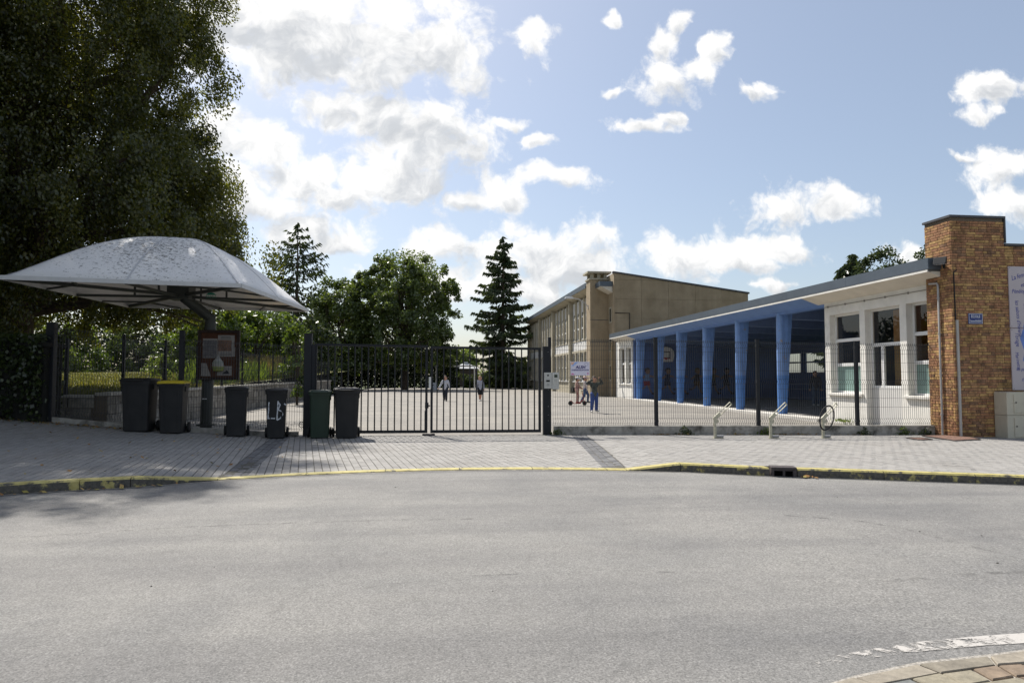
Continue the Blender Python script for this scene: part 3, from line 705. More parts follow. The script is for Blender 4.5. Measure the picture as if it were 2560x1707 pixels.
hb('room_back', INT, 13.9, 14.0, 14.0, 18.69, -.1, 3.45); hb('room_side', INT, FX+.25, 13.9, 14.0, 14.05, -.1, 3.45); hb('room_floor', FLOOR, FX+.25, 13.9, 14.05, 18.69, -.12, .01); hb('room_ceiling', INT, FX+.25, 13.9, 14.05, 18.69, 3.30, 3.40)
hb('curtain', simple('beige_curtain', (.36,.22,.11), .9, .15, 8), 12.05, 12.08, 15.95, 16.55, .9, 3.0); hb('curtain', MATS['beige_curtain'], 12.05, 12.08, 14.2, 14.5, .9, 3.0)
r2 = room(38.46, 41.9, [(38.75,39.75,.86,3.0),(40.05,41.25,.86,3.0)], 'front_wall')
window(38.75,39.75,.86,3.0,[2.05], panes=[GLSD,GLSD]); window(40.05,41.25,.86,3.0,[2.05], panes=[GLSD,GLSD])
hb('room_back', MATS['dark_blue_paint'], 12.9, 13.0, 38.5, 41.9, -.1, 3.45)
# lamp cable under the eave
mb = MB(); mb.tube([(FX-.02,14.1,3.30),(FX-.02,18.9,3.30)], .010, 6)
for y in np.arange(14.5, 18.9, .85): mb.box(FX-.035,FX,y-.012,y+.012,3.275,3.325)
under(mb.build('cable', simple('grey_cable', (.25,.24,.22), .6, .1)), hall)
# basketball board on the end wall
p = PY(1662, 885, 38.1)
bk = thing('basketball_backboard', (p.x+.05, 38.19, 2.15), 0, 'white fan shaped basketball backboard with red rim on the blue wall', 'backboard')
poly = [(-.42,-.02),(-.50,.35),(-.46,.62),(-.30,.78),(0,.84),(.30,.78),(.46,.62),(.50,.35),(.42,-.02)]
MB().prism([(x,-.14,z) for x,z in poly], (0,.03,0)).build('board', simple('white_board', (.66,.64,.60), .5, .08), bk)
MB().box(-.25,-.21,-.145,-.141,.18,.56).box(.21,.25,-.145,-.141,.18,.56).box(-.21,.21,-.145,-.141,.52,.56).box(-.21,.21,-.145,-.141,.18,.22).build('target_square', ANTH, bk)
rg = [(.22*math.cos(2*math.pi*k/20), -.37+.22*math.sin(2*math.pi*k/20), .15) for k in range(21)]
MB().tube(rg, .011, 6, False).box(-.06,.06,-.16,-.145,.10,.20).build('rim', simple('red_rim', (.42,.05,.03), .5, .1), bk)
for z in (.12, .55): MB().box(-.25,.25,-.108,.003,z,z+.06).build('bracket', ANTH, bk)

# ------------------------------------------------------------------ brick tower and wall at the street end
BX0, BX1, BX2 = 11.36, PY(2508,600,13.68).x, 15.6; BY0 = 13.66; BYB = 14.45
TZ = PY(2440,545,BY0).z; WZ = PY(2530,615,BY0).z
BRICK = pieces('mottled_brick', [(0, (0.399, 0.245, 0.101)), (0.12, (0.435, 0.274, 0.116)), (0.22, (0.349, 0.194, 0.091)), (0.36, (0.306, 0.155, 0.083)), (0.58, (0.284, 0.148, 0.08)), (0.76, (0.327, 0.184, 0.091)), (0.88, (0.212, 0.122, 0.073)), (0.95, (0.421, 0.259, 0.109))],
               .85, .5, 60, .55, 13, interp='CONSTANT', stain=(.62,.60,.58), stain_scale=1.6, stain_lo=.50, stain_hi=.68)
MORT = simple('brown_mortar', (.13,.105,.08), .95, .25, 30, bump=.4, world=True)
tower = thing('brick_tower', (BX0, BY0, 0), 0, 'mottled yellow and brown brick tower and street wall at the end of the school wing', 'building')
def tb(o, par=None): return under(o, par or tower, tower)
core = tb(box('wall', MORT, None, BX0+.012, BX1-.012, BY0+.012, BYB, -.3, TZ))
wallr = tb(box('wall', MORT, None, BX1-.011, BX2, BY0+.012, BY0+.30, -.3, WZ))
CH = .0605; slots = []
random.seed(21)
def course(x0, x1, z, make):
    x = x0 - random.choice([0, .05, .1, .15])
    while x < x1-.01:
        L = random.choice([.21,.21,.21,.10]); a, b_ = max(x, x0), min(x+L, x1)
        if b_-a > .03: make(a, b_, z)
        x += L
nz_ = int((TZ+.12)/CH)
for i in range(nz_):
    z = -.14+i*CH
    def mf(a, b_, z): slots.append(('f', a, b_, z))
    course(BX0, BX1 if z > WZ-.05 else 13.7, z, mf)
    def ms_(a, b_, z): slots.append(('s', a, b_, z))
    course(BY0+.021, BYB, z, ms_)
# tower's left face is open below the eave only up to the white wall; keep all, they are solid
full_f = [s_ for s_ in slots if s_[0] == 'f' and abs(s_[2]-s_[1]-.21) < .001]
full_f.sort(key=lambda s_: (s_[1] > 12.95, abs(s_[3]-1.6)))
chosenb = set(id(s_) for s_ in full_f[:300]); bmesh_ = None; rest = MB()
def brick_box(mb, kind, a, b_, z, dd):
    g = .005
    if kind == 'f': mb.box(a+g, b_-g, BY0+dd, BY0+.02, z+g, z+CH-g)
    else: mb.box(BX0+dd, BX0+.02, a+g, b_-g, z+g, z+CH-g)
one = MB(); one.box(-.10,.10,0,.02,0,CH-.01); onem = one.mesh('brick', BRICK)
for s_ in slots:
    k, a, b_, z = s_; dd = random.uniform(-.003,.003)
    if id(s_) in chosenb:
        o = link('brick', onem, None); o.location = ((a+b_)/2, BY0+dd, z+.005); tb(o, core if b_ < BX1 else wallr)
    else: brick_box(rest, k, a, b_, z, dd)
ro = tb(rest.build('brickwork', BRICK, kind='stuff'), core)
FLASH = simple('dark_flashing', (.06,.06,.065), .5, .15, 4)
tb(MB().box(BX0-.03,BX1+.03,BY0-.03,BYB+.03,TZ,TZ+.05).build('coping', FLASH), core)
tb(MB().box(BX1-.002,BX1+.03,BY0-.028,BYB,WZ+.06,TZ-.002).build('edge_flashing', FLASH), core)
tb(MB().box(BX1+.002,BX2,BY0-.03,BY0+.33,WZ,WZ+.05).build('coping', FLASH), wallr)
GREYP = simple('grey_pipe', (.36,.35,.34), .5, .12, 6)
# downpipe on the side face and conduit on the front
mb = MB(); mb.tube([(BX0-.03,14.04,-.05),(BX0-.03,14.04,3.30),(BX0+.0,14.10,3.36),(BX0+.0,14.35,3.38)], .022, 8)
for z in (.4,1.3,2.2,3.0): mb.tube([(BX0-.03,14.04,z),(BX0-.03,14.04,z+.03)], .030, 8)
tb(mb.build('downpipe', GREYP, smooth=True))
xc = PY(2398,1000,BY0).x; zc = PY(2394,800,BY0).z
tb(MB().box(xc-.028,xc+.022,BY0-.035,BY0-.004,-.1,zc).build('conduit', simple('pale_conduit', (.40,.385,.36), .6, .1, 4)))
tb(MB().tube([(xc-.03,BY0-.012,zc),(xc-.04,BY0-.012,3.55),(BX0+.12,BY0-.012,3.60),(BX0+.04,BY0-.012,3.55)], .012, 6).build('cable', ANTH))
# floodlight
p = PY(2352, 645, BY0-.25)
fl = thing('floodlight', (BX0-.01, 13.86, p.z-.05), R(-60), 'small black floodlight on a bracket on the brick tower', 'light')
MB().hexa([(-.13,-.26,-.02),(.13,-.26,-.02),(.10,-.10,-.02),(-.10,-.10,-.02)], [(-.13,-.20,.14),(.13,-.20,.14),(.10,-.08,.10),(-.10,-.08,.10)]).build('housing', ANTH, fl, bevel=.008)
MB().bar((0,.0,-.02),(0,-.16,.03),.03).bar((0,.012,-.09),(0,.012,.06),.06,.02).build('bracket', ANTH, fl)
MB().hexa([(-.11,-.262,-.026),(.11,-.262,-.026),(.09,-.12,-.026),(-.09,-.12,-.026)], [(-.11,-.262,-.022),(.11,-.262,-.022),(.09,-.12,-.022),(-.09,-.12,-.022)]).build('lens', simple('lamp_glass', (.35,.36,.38), .15, .05), fl)
# enamel school sign
a = PY(2420,783,BY0-.01); b_ = PY(2457,810,BY0-.01)
sg = thing('enamel_sign', ((a.x+b_.x)/2, BY0-.006, (a.z+b_.z)/2), 0, 'small blue enamel school name plate with white lettering on brown brick', 'sign')
sw, sh = (b_.x-a.x), (a.z-b_.z)
ENB = simple('blue_enamel', (.018,.035,.16), .3, .1, 8); ENW = simple('white_enamel', (.62,.64,.70), .35, .05, 8)
MB().box(-sw/2,sw/2,-.012,.004,-sh/2,sh/2).build('plate', ENB, sg, bevel=.006)
i_ = .010; MB().box(-sw/2+i_,sw/2-i_,-.0145,-.013,sh/2-i_-.008,sh/2-i_).box(-sw/2+i_,sw/2-i_,-.0145,-.013,-sh/2+i_,-sh/2+i_+.008).box(-sw/2+i_,-sw/2+i_+.008,-.0145,-.013,-sh/2+i_+.008,sh/2-i_-.008).box(sw/2-i_-.008,sw/2-i_,-.0145,-.013,-sh/2+i_+.008,sh/2-i_-.008).build('border', ENW, sg)
text_mesh('lettering', 'ÉCOLE', .085, ENW, sg, (0,-.0135,.045), (math.pi/2,0,0), bold=.001, sx=.85)
text_mesh('lettering', 'Georges BRASSENS', .058, ENW, sg, (0,-.0135,-.055), (math.pi/2,0,0), bold=.001, sx=.58)
# mural boards with handwriting
PXL = PY(2526,800,BY0-.03).x; z_t = PY(2530,666,BY0-.03).z; z_m = PY(2530,820,BY0-.03).z; z_b = PY(2535,975,BY0-.03).z
PBG = simple('lilac_board', (.47,.42,.44), .55, .05, 2); INK = simple('blue_ink', (.035,.05,.26), .6, .1); PBL = simple('blue_wash', (.13,.21,.52), .6, .3, 6); PBD = simple('deep_blue_wash', (.05,.07,.30), .6, .3, 6)
for nm, z0, z1, lab in (('mural_board', z_m+.006, z_t, 'upper pale lilac board with blue handwriting fixed to the brick wall'), ('mural_board', z_b, z_m-.006, 'lower pale lilac board with blue handwriting above the cream cabinet')):
    t = thing(nm, (PXL, BY0-.006, z0), 0, lab, 'board'); H = z1-z0
    MB().box(0,2.2,-.022,.004,0,H).build('panel', PBG, t, bevel=.003)
    mb = MB()
    for x, z in ((.03,.03),(.03,H-.03),(1.1,.03),(1.1,H-.03),(2.17,.03),(2.17,H-.03)): mb.lathe([(.008,-.026),(.008,-.0225)], 8, (x,0,z), 'y')
    mb.build('screw', IRON, t)
    def hand(s, x, z, size, rot): text_mesh('handwriting', s, size, INK, t, (x,-.0235,z), (math.pi/2, rot, 0), align='LEFT', shear=.25, sx=.8)
    if z1 > z_m+.1:
        hand('La femme d\'Hector', .06, H-.27, .15, -R(16)); hand('et l\'Hécatombe', .28, H-.42, .13, -R(12)); hand('Pénélope', .06, H-.56, .13, -R(2)); hand('les sabots d\'Hélène', .17, H-.75, .13, R(86)); hand('le pluie', .36, H-.82, .11, R(70))
        MB().prism([(.50,-.0235,0),(.30,-.0235,.0),(.34,-.0235,.12),(.44,-.0235,.25),(.47,-.0235,.55),(.60,-.0235,.75),(.95,-.0235,.90),(1.4,-.0235,.75),(1.5,-.0235,0)], (0,.001,0)).build('painted_shape', PBL, t)
        MB().prism([(.44,-.0245,0),(.48,-.0245,.10),(.56,-.0245,.18),(.8,-.0245,.2),(.8,-.0245,0)], (0,.0009,0)).build('painted_shape', PBD, t)
    else:
        hand('l\'orage', .15, H-.10, .14, R(88)); hand('Marinette', .12, H-.52, .12, R(82)); hand('les passantes', .10, H-.90, .11, 0); hand('chanson pour', .22, H-1.13, .11, -R(6)); hand('Auvergnat', .27, H-1.36, .11, R(48))
        MB().prism([(.30,-.0235,H-.01),(.22,-.0235,H-.22),(.32,-.0235,H-.52),(.27,-.0235,H-.70),(.36,-.0235,H-.84),(.7,-.0235,H-.92),(1.4,-.0235,H-.6),(1.5,-.0235,H-.01)], (0,.001,0)).build('painted_shape', PBL, t)
        MB().prism([(.42,-.0245,H-.60),(.40,-.0245,H-.68),(.6,-.0245,H-.74),(.7,-.0245,H-.62)], (0,.0009,0)).build('painted_shape', PBD, t)
# utility cabinets
CRM = simple('cream_cabinet', (.52,.48,.38), .6, .10, 3, dirt=(.35,.31,.23), dscale=2.5, dlo=.55, dhi=.8)
xa = PY(2518,1030,BY0-.35).x; zc0 = zf(12.5)-.02
zm = PY(2530,1038,BY0-.35).z; zt = PY(2530,980,BY0-.35).z
for z0, z1, lab in ((zc0, zm-.004, 'lower cream utility cabinet standing on the pavement by the brick wall'), (zm, zt, 'upper cream utility cabinet stacked on another by the brick wall')):
    t = thing('utility_cabinet', (xa, BY0-.35, z0), 0, lab, 'cabinet', 'cream utility cabinets'); h = z1-z0
    MB().box(0,1.1,0,.34,0,h).build('housing', CRM, t, bevel=.012)
    MB().box(.16,1.02,-.014,-.001,.05,h-.05).build('door', CRM, t, bevel=.004)
    MB().lathe([(.014,-.03),(.014,-.0145)], 10, (.20,0,h*.55), 'y').build('lock', IRON, t)

# ------------------------------------------------------------------ two-storey classroom block
def roughcast():
    m, nt, b, n, l = nodes_of('ochre_roughcast'); vec = n('ShaderNodeNewGeometry').outputs['Position']
    c = ramp(n, l, noise(n, l, vec, 1.2, 8, .62), [(.30, (.27,.21,.135)), (.70, (.375,.30,.20))])
    mp = n('ShaderNodeMapping'); l(vec, mp.inputs[0]); mp.inputs['Scale'].default_value = (1.6,1.6,.12)
    st = ramp(n, l, noise(n, l, mp.outputs[0], 1.3, 6, .6), [(.40, (.90,.89,.87)), (.62, (1.02,1.02,1.02))])
    c = mixc(n, l, 1.0, c, st, 'MULTIPLY')
    l(c, b.inputs['Base Color']); b.inputs['Roughness'].default_value = .95
    bp = n('ShaderNodeBump'); bp.inputs['Strength'].default_value = .6; bp.inputs['Distance'].default_value = .02
    l(noise(n, l, vec, 28, 5), bp.inputs['Height']); l(bp.outputs[0], b.inputs['Normal']); return m
OCH = roughcast()
FIN = simple('concrete_fin', (.40,.36,.27), .9, .18, 2, world=True, dirt=(.20,.17,.11), dscale=.9, dlo=.58, dhi=.8)
blk = thing('classroom_block', (11.1, 44, 0), 0, 'two storey ochre concrete classroom block with tall narrow windows', 'building')
def bb(o, par=None): return under(o, par or blk, blk)
GXL, GXR, GYF = 11.66, 20.7, 42.5
def gz(x): return 7.95 + (6.72-7.95)*(x-GXL)/(GXR-GXL)
YE = 75.8
mb = MB(); mb.hexa([(GXL,GYF+.02,-.1),(GXR,GYF+.02,-.1),(GXR,YE,-.1),(GXL,YE,-.1)], [(GXL,GYF+.02,gz(GXL)-.02),(GXR,GYF+.02,gz(GXR)-.02),(GXR,YE,gz(GXR)-.02),(GXL,YE,gz(GXL)-.02)])
gab = bb(mb.build('wall', OCH))
colsx = np.linspace(GXL, GXR, 6); rowsz = [0, 1.25, 2.5, 3.75, 5.0, 6.25, 7.5, 8.2]
for i in range(5):
    for j in range(7):
        xa_, xb = colsx[i]+.008, colsx[i+1]-.008; za, zb = rowsz[j]+.008, rowsz[j+1]-.008
        if i == 0: xa_ = GXL-.0
        l_, r_ = min(zb, gz(xa_)-.02), min(zb, gz(xb)-.02)
        poly = [(xa_,za),(xb,za),(xb,r_),(xa_,l_)]
        if r_ <= za and l_ <= za: continue
        if r_ <= za: xm = xa_+(xb-xa_)*(gz(xa_)-.02-za)/max(1e-6, gz(xa_)-gz(xb)); poly = [(xa_,za),(xm,za),(xa_,l_)]
        bb(MB().prism([(x, GYF, z) for x, z in poly], (0,.019,0)).build('wall_panel', OCH), gab)
mb = MB(); mb.hexa([(GXL-.06,GYF-.05,gz(GXL)-.018),(GXR+.08,GYF-.05,gz(GXR)-.018),(GXR+.08,GYF+.25,gz(GXR)-.018),(GXL-.06,GYF+.25,gz(GXL)-.018)], [(GXL-.06,GYF-.05,gz(GXL)+.09),(GXR+.08,GYF-.05,gz(GXR)+.09),(GXR+.08,GYF+.25,gz(GXR)+.09),(GXL-.06,GYF+.25,gz(GXL)+.09)])
bb(mb.build('coping', FLASH), gab)
bb(MB().tube([(GXL+.05,GYF-.03,5.35),(GXL+1.0,GYF-.03,5.35),(GXL+1.0,GYF-.03,3.6)], .025, 6).build('pipe', ANTH), gab)
# stair windows in the return, downpipes
DKG = simple('dark_glass', (.03,.035,.035), .15, .2, 3)
for z in (1.0, 2.9, 4.75):
    w_ = bb(MB().box(GXL-.03,GXL-.001,43.05,43.65,z,z+.10).box(GXL-.03,GXL-.001,43.05,43.65,z+.95,z+1.05).box(GXL-.03,GXL-.001,43.05,43.13,z+.1,z+.95).box(GXL-.03,GXL-.001,43.57,43.65,z+.1,z+.95).build('window', FIN))
    bb(box('pane', DKG, None, GXL-.02, GXL-.003, 43.13, 43.57, z+.1, z+.95), w_)
bb(MB().tube([(GXL-.12,42.7,-.05),(GXL-.12,42.7,3.55)], .07, 8).build('downpipe', simple('ochre_pipe', (.33,.25,.14), .7, .2)))
# chimney pier and its hood
pier = bb(box('chimney', OCH, None, 10.45, 11.70, 44.0, 45.15, -.1, 7.68))
bb(box('chimney_cap', FIN, None, 10.38, 11.74, 43.93, 45.2, 7.68, 7.78), pier)
for x in (10.6, 11.05, 11.5):
    for y in (44.05, 44.9): bb(box('hood_post', FIN, None, x-.10, x+.10, y, y+.2, 7.78, 8.10), pier)
bb(box('hood', FIN, None, 10.25, 11.85, 43.8, 45.3, 8.10, 8.22), pier)
for z in (5.0, 3.55): bb(box('strap', FLASH, None, 10.44, 11.71, 43.985, 44.0, z, z+.03), pier)
# roof eave, with a short return before the chimney
mb = MB(); mb.hexa([(10.45,45.2,7.30),(11.66,45.2,6.95),(11.66,YE,6.95),(10.45,YE,7.30)], [(10.45,45.2,7.42),(11.66,45.2,7.90),(11.66,YE,7.90),(10.45,YE,7.42)])
eave = bb(mb.build('eave', FIN))
bb(box('eave_fascia', ZINC, None, 10.40, 10.448, 45.2, YE, 7.28, 7.62), eave)
bb(box('eave_fascia', ZINC, None, 10.80, GXL-.002, 42.75, 43.99, 7.10, 7.42), eave)
mb = MB(); mb.hexa([(10.85,42.8,7.095),(GXL-.01,42.8,6.70),(GXL-.01,43.98,6.70),(10.85,43.98,7.095)], [(10.85,42.8,7.098),(GXL-.01,42.8,7.098),(GXL-.01,43.98,7.098),(10.85,43.98,7.098)]); bb(mb.build('soffit', SOFF), eave)
# facade
WX = 11.10; NB = 4; BW = (YE-45.2)/NB
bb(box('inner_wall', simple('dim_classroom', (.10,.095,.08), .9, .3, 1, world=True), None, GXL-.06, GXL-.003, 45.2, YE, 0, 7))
SPW = simple('white_spandrel', (.66,.65,.63), .6, .08, 1.5)
win_proto = {}
def strip_window(y, w, z0, z1, trans, top_white):
    key = (round(w,2), z0, z1)
    if key not in win_proto:
        f = MB(); t = .085
        f.box(0,.07,0,t,0,z1-z0); f.box(0,.07,w-t,w,0,z1-z0); f.box(.001,.069,t,w-t,0,t); f.box(.001,.069,t,w-t,z1-z0-t,z1-z0)
        for q in trans: f.box(-.01,.068,t,w-t,q-.05-z0,q+.05-z0)
        p = MB(); p.box(.03,.036,t-.01,w-t+.01,t-.01,(top_white or z1)-z0-t+.01)
        tp = None
        if top_white: tp = MB().box(.028,.04,t-.01,w-t+.01,top_white-z0-t+.02,z1-z0-t+.01).mesh('top_panel', SPW)
        win_proto[key] = (f.mesh('window', WHITEP), p.mesh('pane', GLSW), tp)
    fm, pm_, tp = win_proto[key]
    o = link('window', fm); o.location = (WX+.0, y, z0); bb(o)
    q = link('pane', pm_, o)
    if tp: link('top_panel', tp, o)
    return o
for i in range(NB):
    y0 = 45.2+i*BW; y1 = y0+BW
    bb(box('pier', FIN, None, WX-.28, WX+.3, y1-.22, y1+.22, -.1, 7.1))
    bb(box('spandrel', SPW, None, WX-.03, WX+.2, y0+.25, y1-.25, 3.22, 3.90))
    bb(box('ledge', FIN, None, WX-.12, WX+.22, y0+.24, y1-.24, 3.06, 3.218)); bb(box('ledge', FIN, None, WX-.06, WX+.22, y0+.24, y1-.24, 3.902, 4.0))
    bb(box('lower_wall', FIN, None, WX+.0, WX+.2, y0+.24, y1-.24, -.1, .86)); bb(box('sill', SPW, None, WX-.10, WX+.2, y0+.24, y1-.24, .862, .93))
    n = 5; sp = (BW-.5)/n
    for k in range(n):
        ya = y0+.25+k*sp
        strip_window(ya+.14, sp-.28, .94, 3.05, [2.0], None); strip_window(ya+.14, sp-.28, 4.01, 6.92, [4.85, 5.7], 6.1)
        if k: bb(box('mullion', FIN, None, WX-.14, WX+.2, ya-.13, ya+.13, .93, 3.058)); bb(box('mullion', FIN, None, WX-.14, WX+.2, ya-.13, ya+.13, 4.002, 6.96))
    bb(box('curtain', simple('pale_curtain', (.40,.39,.35), .9, .2, 3) if 'pale_curtain' not in MATS else MATS['pale_curtain'], None, WX+.30, WX+.32, y0+.4+random.random(), y1-.6-random.random()*2, 1.0, 3.0 if i % 2 else 2.2))
bb(MB().box(WX-.16,WX-.002,52.0,52.9,.12,.42).build('vent', BLACK))
# wall lamp on an arm
lp = thing('wall_lamp', (10.45, 44.6, 5.95), 0, 'grey street lamp on a curved arm fixed to the ochre chimney', 'lamp')
MB().tube([(0,0,0),(-.25,.1,.30),(-.6,.25,.52),(-.95,.4,.60)], .03, 8).box(-.03,.0,-.08,.08,-.14,.10).build('arm', GREYP, lp, smooth=True)
MB().hexa([(-1.5,.50,.58),(-.9,.28,.56),(-.9,.52,.56),(-1.5,.66,.58)], [(-1.42,.52,.70),(-.95,.32,.68),(-.95,.50,.68),(-1.42,.64,.70)]).build('lamp_head', simple('pale_lamp', (.55,.55,.55), .4, .05), lp, bevel=.03)
# ------------------------------------------------------------------ gate
def fx(px): return PY(px, 1000, FY).x
def gate_leaf(px0, px1, zt0, zt1, label, lockside):
    x0, x1 = fx(px0), fx(px1); w = x1-x0
    t = thing('gate_leaf', (x0, FY, 0), 0, label, 'gate', 'leaves of the school gate')
    def zt(u): return zt0+(zt1-zt0)*u/w
    zb0, zb1 = zf(x0)+.05, zf(x1)+.05
    def zb(u): return zb0+(zb1-zb0)*u/w
    f = MB(); s = .05
    f.hexa([(0,-.03,zb(0)),(s,-.03,zb(0)),(s,.03,zb(0)),(0,.03,zb(0))], [(0,-.03,zt(0)),(s,-.03,zt(s)),(s,.03,zt(s)),(0,.03,zt(0))])
    f.hexa([(w-s,-.03,zb(w)),(w,-.03,zb(w)),(w,.03,zb(w)),(w-s,.03,zb(w))], [(w-s,-.03,zt(w-s)),(w,-.03,zt(w)),(w,.03,zt(w)),(w-s,.03,zt(w-s))])
    f.hexa([(s,-.028,zb(0)),(w-s,-.028,zb(w)),(w-s,.028,zb(w)),(s,.028,zb(0))], [(s,-.028,zb(0)+.06),(w-s,-.028,zb(w)+.06),(w-s,.028,zb(w)+.06),(s,.028,zb(0)+.06)])
    f.hexa([(s,-.028,zt(s)-.05),(w-s,-.028,zt(w-s)-.05),(w-s,.028,zt(w-s)-.05),(s,.028,zt(s)-.05)], [(s,-.028,zt(s)-.001),(w-s,-.028,zt(w-s)-.001),(w-s,.028,zt(w-s)-.001),(s,.028,zt(s)-.001)])
    f.build('frame', ANTH, t)
    n = int(round(w/.134)); bm_ = MB().box(-.0125,.0125,-.0125,.0125,0,1).mesh('bar', ANTH)
    for i in range(1, n):
        u = w*i/n; o = link('bar', bm_, t); o.location = (u, 0, zb(u)+.055); o.scale = (1, 1, zt(u)-.045-zb(u)-.055)
    return t, w
ztl0, ztl1 = PY(793,858,FY).z, PY(1064,863,FY).z
gl, wl_g = gate_leaf(785, 1069, ztl0, ztl1, 'left leaf of the dark grey barred gate, behind the wheeled bins', 1)
gr, wr_g = gate_leaf(1076, 1352, PY(1078,865,FY).z, PY(1350,869,FY).z, 'right leaf of the dark grey barred gate, hung beside the intercom post', 0)
MB().box(wl_g-.055,wl_g+.02,-.05,-.031,.60,.72).box(wl_g-.02,wl_g+.05,-.055,-.05,.64,.67).build('lock', ANTH, gl)
zA, zB = PY(1075,970,FY).z, PY(1075,942,FY).z
MB().box(-.035,.012,-.045,-.0315,zA,zB).build('strike_plate', simple('galvanised_plate', (.60,.60,.58), .5, .1), gr)
MB().box(wl_g-.062,wl_g-.02,-.036,-.031,.10,.55).build('drop_bolt', ANTH, gl)
ms_x = fx(1072)
tag(MB().box(ms_x-.13,ms_x+.13,FY-.10,FY+.04,zf(ms_x)-.01,zf(ms_x)+.035).build('gate_stop', IRON, bevel=.01), 'black iron gate stop on the ground where the two leaves meet', 'gate stop')
# gate posts
xl = fx(769); pt = thing('gate_post', (xl, FY, zf(xl)), 0, 'thick dark steel gate post behind the green bin', 'post')
zt = PY(769,835,FY).z-zf(xl)
MB().box(-.075,.075,-.075,.075,-.05,zt).build('shaft', ANTH, pt, bevel=.006); MB().box(-.08,.08,-.08,.08,zt,zt+.012).build('cap', ANTH, pt)
MB().box(.077,.15,-.05,.05,.05,zt-.22).build('slide_rail', ANTH, pt)
mb = MB(); 
for k in range(12):
    a0 = 2*math.pi*k/12; a1 = 2*math.pi*(k+1)/12
    mb.bar((-.10+.045*math.cos(a0),-.09,.24+.06*math.sin(a0)),(-.10+.045*math.cos(a1),-.09,.24+.06*math.sin(a1)),.012)
mb.build('ring', ANTH, pt)
xr = fx(1367); pr = thing('gate_post', (xr, FY, zf(xr)), 0, 'dark steel gate post carrying the grey intercom panel', 'post')
z1 = PY(1365,866,FY).z-zf(xr); z2 = PY(1374,843,FY).z-zf(xr)
MB().box(-.085,.085,-.06,.06,-.05,z1).build('shaft', ANTH, pr, bevel=.004); MB().box(.035,.095,-.02,.10,z1+.001,z2).build('end_post', ANTH, pr, bevel=.004)
mb = MB()
for z in (.3,.42,.6,.95,1.75): mb.lathe([(.006,-.066),(.006,-.0605)], 6, (.02,0,z), 'y')
mb.build('bolt', GREYP, pr)
GALV = simple('brushed_grey_plate', (.42,.42,.40), .45, .12, 20, metal=.4)
# intercom and reader
zi0, zi1 = PY(1367,971,FY-.06).z, PY(1367,931,FY-.06).z
ic = thing('intercom', (fx(1368), FY-.06, zi0), 0, 'grey metal intercom panel with camera on the gate post', 'intercom'); h = zi1-zi0
MB().box(-.082,.082,-.05,-.001,0,h).build('plate', GALV, ic, bevel=.004)
MB().lathe([(.018,-.056),(.018,-.051)], 12, (.0,0,h*.82), 'y').build('camera', BLACK, ic)
MB().box(-.04,.04,-.054,-.051,h*.42,h*.53).build('display', BLACK, ic)
mb = MB(); 
for k in (0,1): mb.box(-.03,.03,-.053,-.051,h*.18+k*.025,h*.20+k*.025)
mb.build('speaker_slot', BLACK, ic)
rd = thing('keypad_box', (fx(1387), FY-.04, PY(1387,973,FY-.04).z), 0, 'pale grey keypad box with small dark screen hung on the fence', 'keypad'); h = PY(1387,931,FY-.04).z-PY(1387,973,FY-.04).z
MB().box(-.08,.075,-.06,-.001,0,h).build('housing', GALV, rd, bevel=.006); MB().box(-.065,.06,-.068,-.061,h*.36,h*.96).build('face', simple('pale_plastic', (.50,.50,.46), .5, .06), rd, bevel=.003)
MB().box(-.03,.04,-.071,-.0685,h*.70,h*.88).build('screen', simple('lcd_green', (.03,.045,.03), .25, .2), rd)
mb = MB()
for r_ in range(3):
    for c_ in range(3): mb.box(-.028+c_*.022,-.012+c_*.022,-.071,-.0685,h*.44+r_*.022,h*.44+r_*.022+.012)
mb.build('key', GREYP, rd)

# ------------------------------------------------------------------ welded mesh fences
def fence_profile(z0, z1, folds):
    pts = [(z0, 0)]
    for f in folds: pts += [(f-.05, 0), (f, -.045), (f+.05, 0)]
    pts.append((z1, 0)); return sorted(pts)
def wire_panel(p0, p1, z00, z01, z10, z11, folds=3, sp=.05, r=.0026, hs=.2):
    """wires between two posts; z??: bottom and top at either end; returned around p0"""
    p0 = Vector(p0); p1 = Vector(p1); d = p1-p0; L = d.length; u = d/L; nrm = Vector((u.y, -u.x, 0))
    mb = MB(); n = max(2, int(L/sp))
    def Z(t, q): a = z00+(z10-z00)*t; b = z01+(z11-z01)*t; return a+(b-a)*q
    H = z01-z00; fo = [.05, .52, .945][:folds] if folds == 3 else [.06, .93]
    prof = [(0,0)]
    for f in fo: prof += [(f-.028,0),(f,.05),(f+.028,0)]
    prof.append((1,0))
    for i in range(n+1):
        t = i/n; base = u*(L*t)
        prev = None
        for q, o in prof:
            P = base+nrm*o; P = Vector((P.x, P.y, Z(t, q)))
            if prev is not None: mb.bar(prev, P, 2*r, 2*r, up=nrm)
            prev = P
    qs = [0.004]+[q for f in fo for q in (f-.028, f+.028)]
    k = hs/H
    q = .11
    while q < .93:
        if all(abs(q-f) > .06 for f in fo): qs.append(q)
        q += k
    qs.append(.985)
    for q in qs: mb.bar(Vector((0,0,Z(0,q)))+nrm*.006, Vector((u.x*L,u.y*L,Z(1,q)))+nrm*.006, 2*r, 2*r)
    return mb
def fence_post(x, y, z0, z1, parent, w=.06, d=.06):
    return MB().box(x-w/2,x+w/2,y-d/2,y+d/2,z0,z1).build('post', ANTH, parent, bevel=.003)
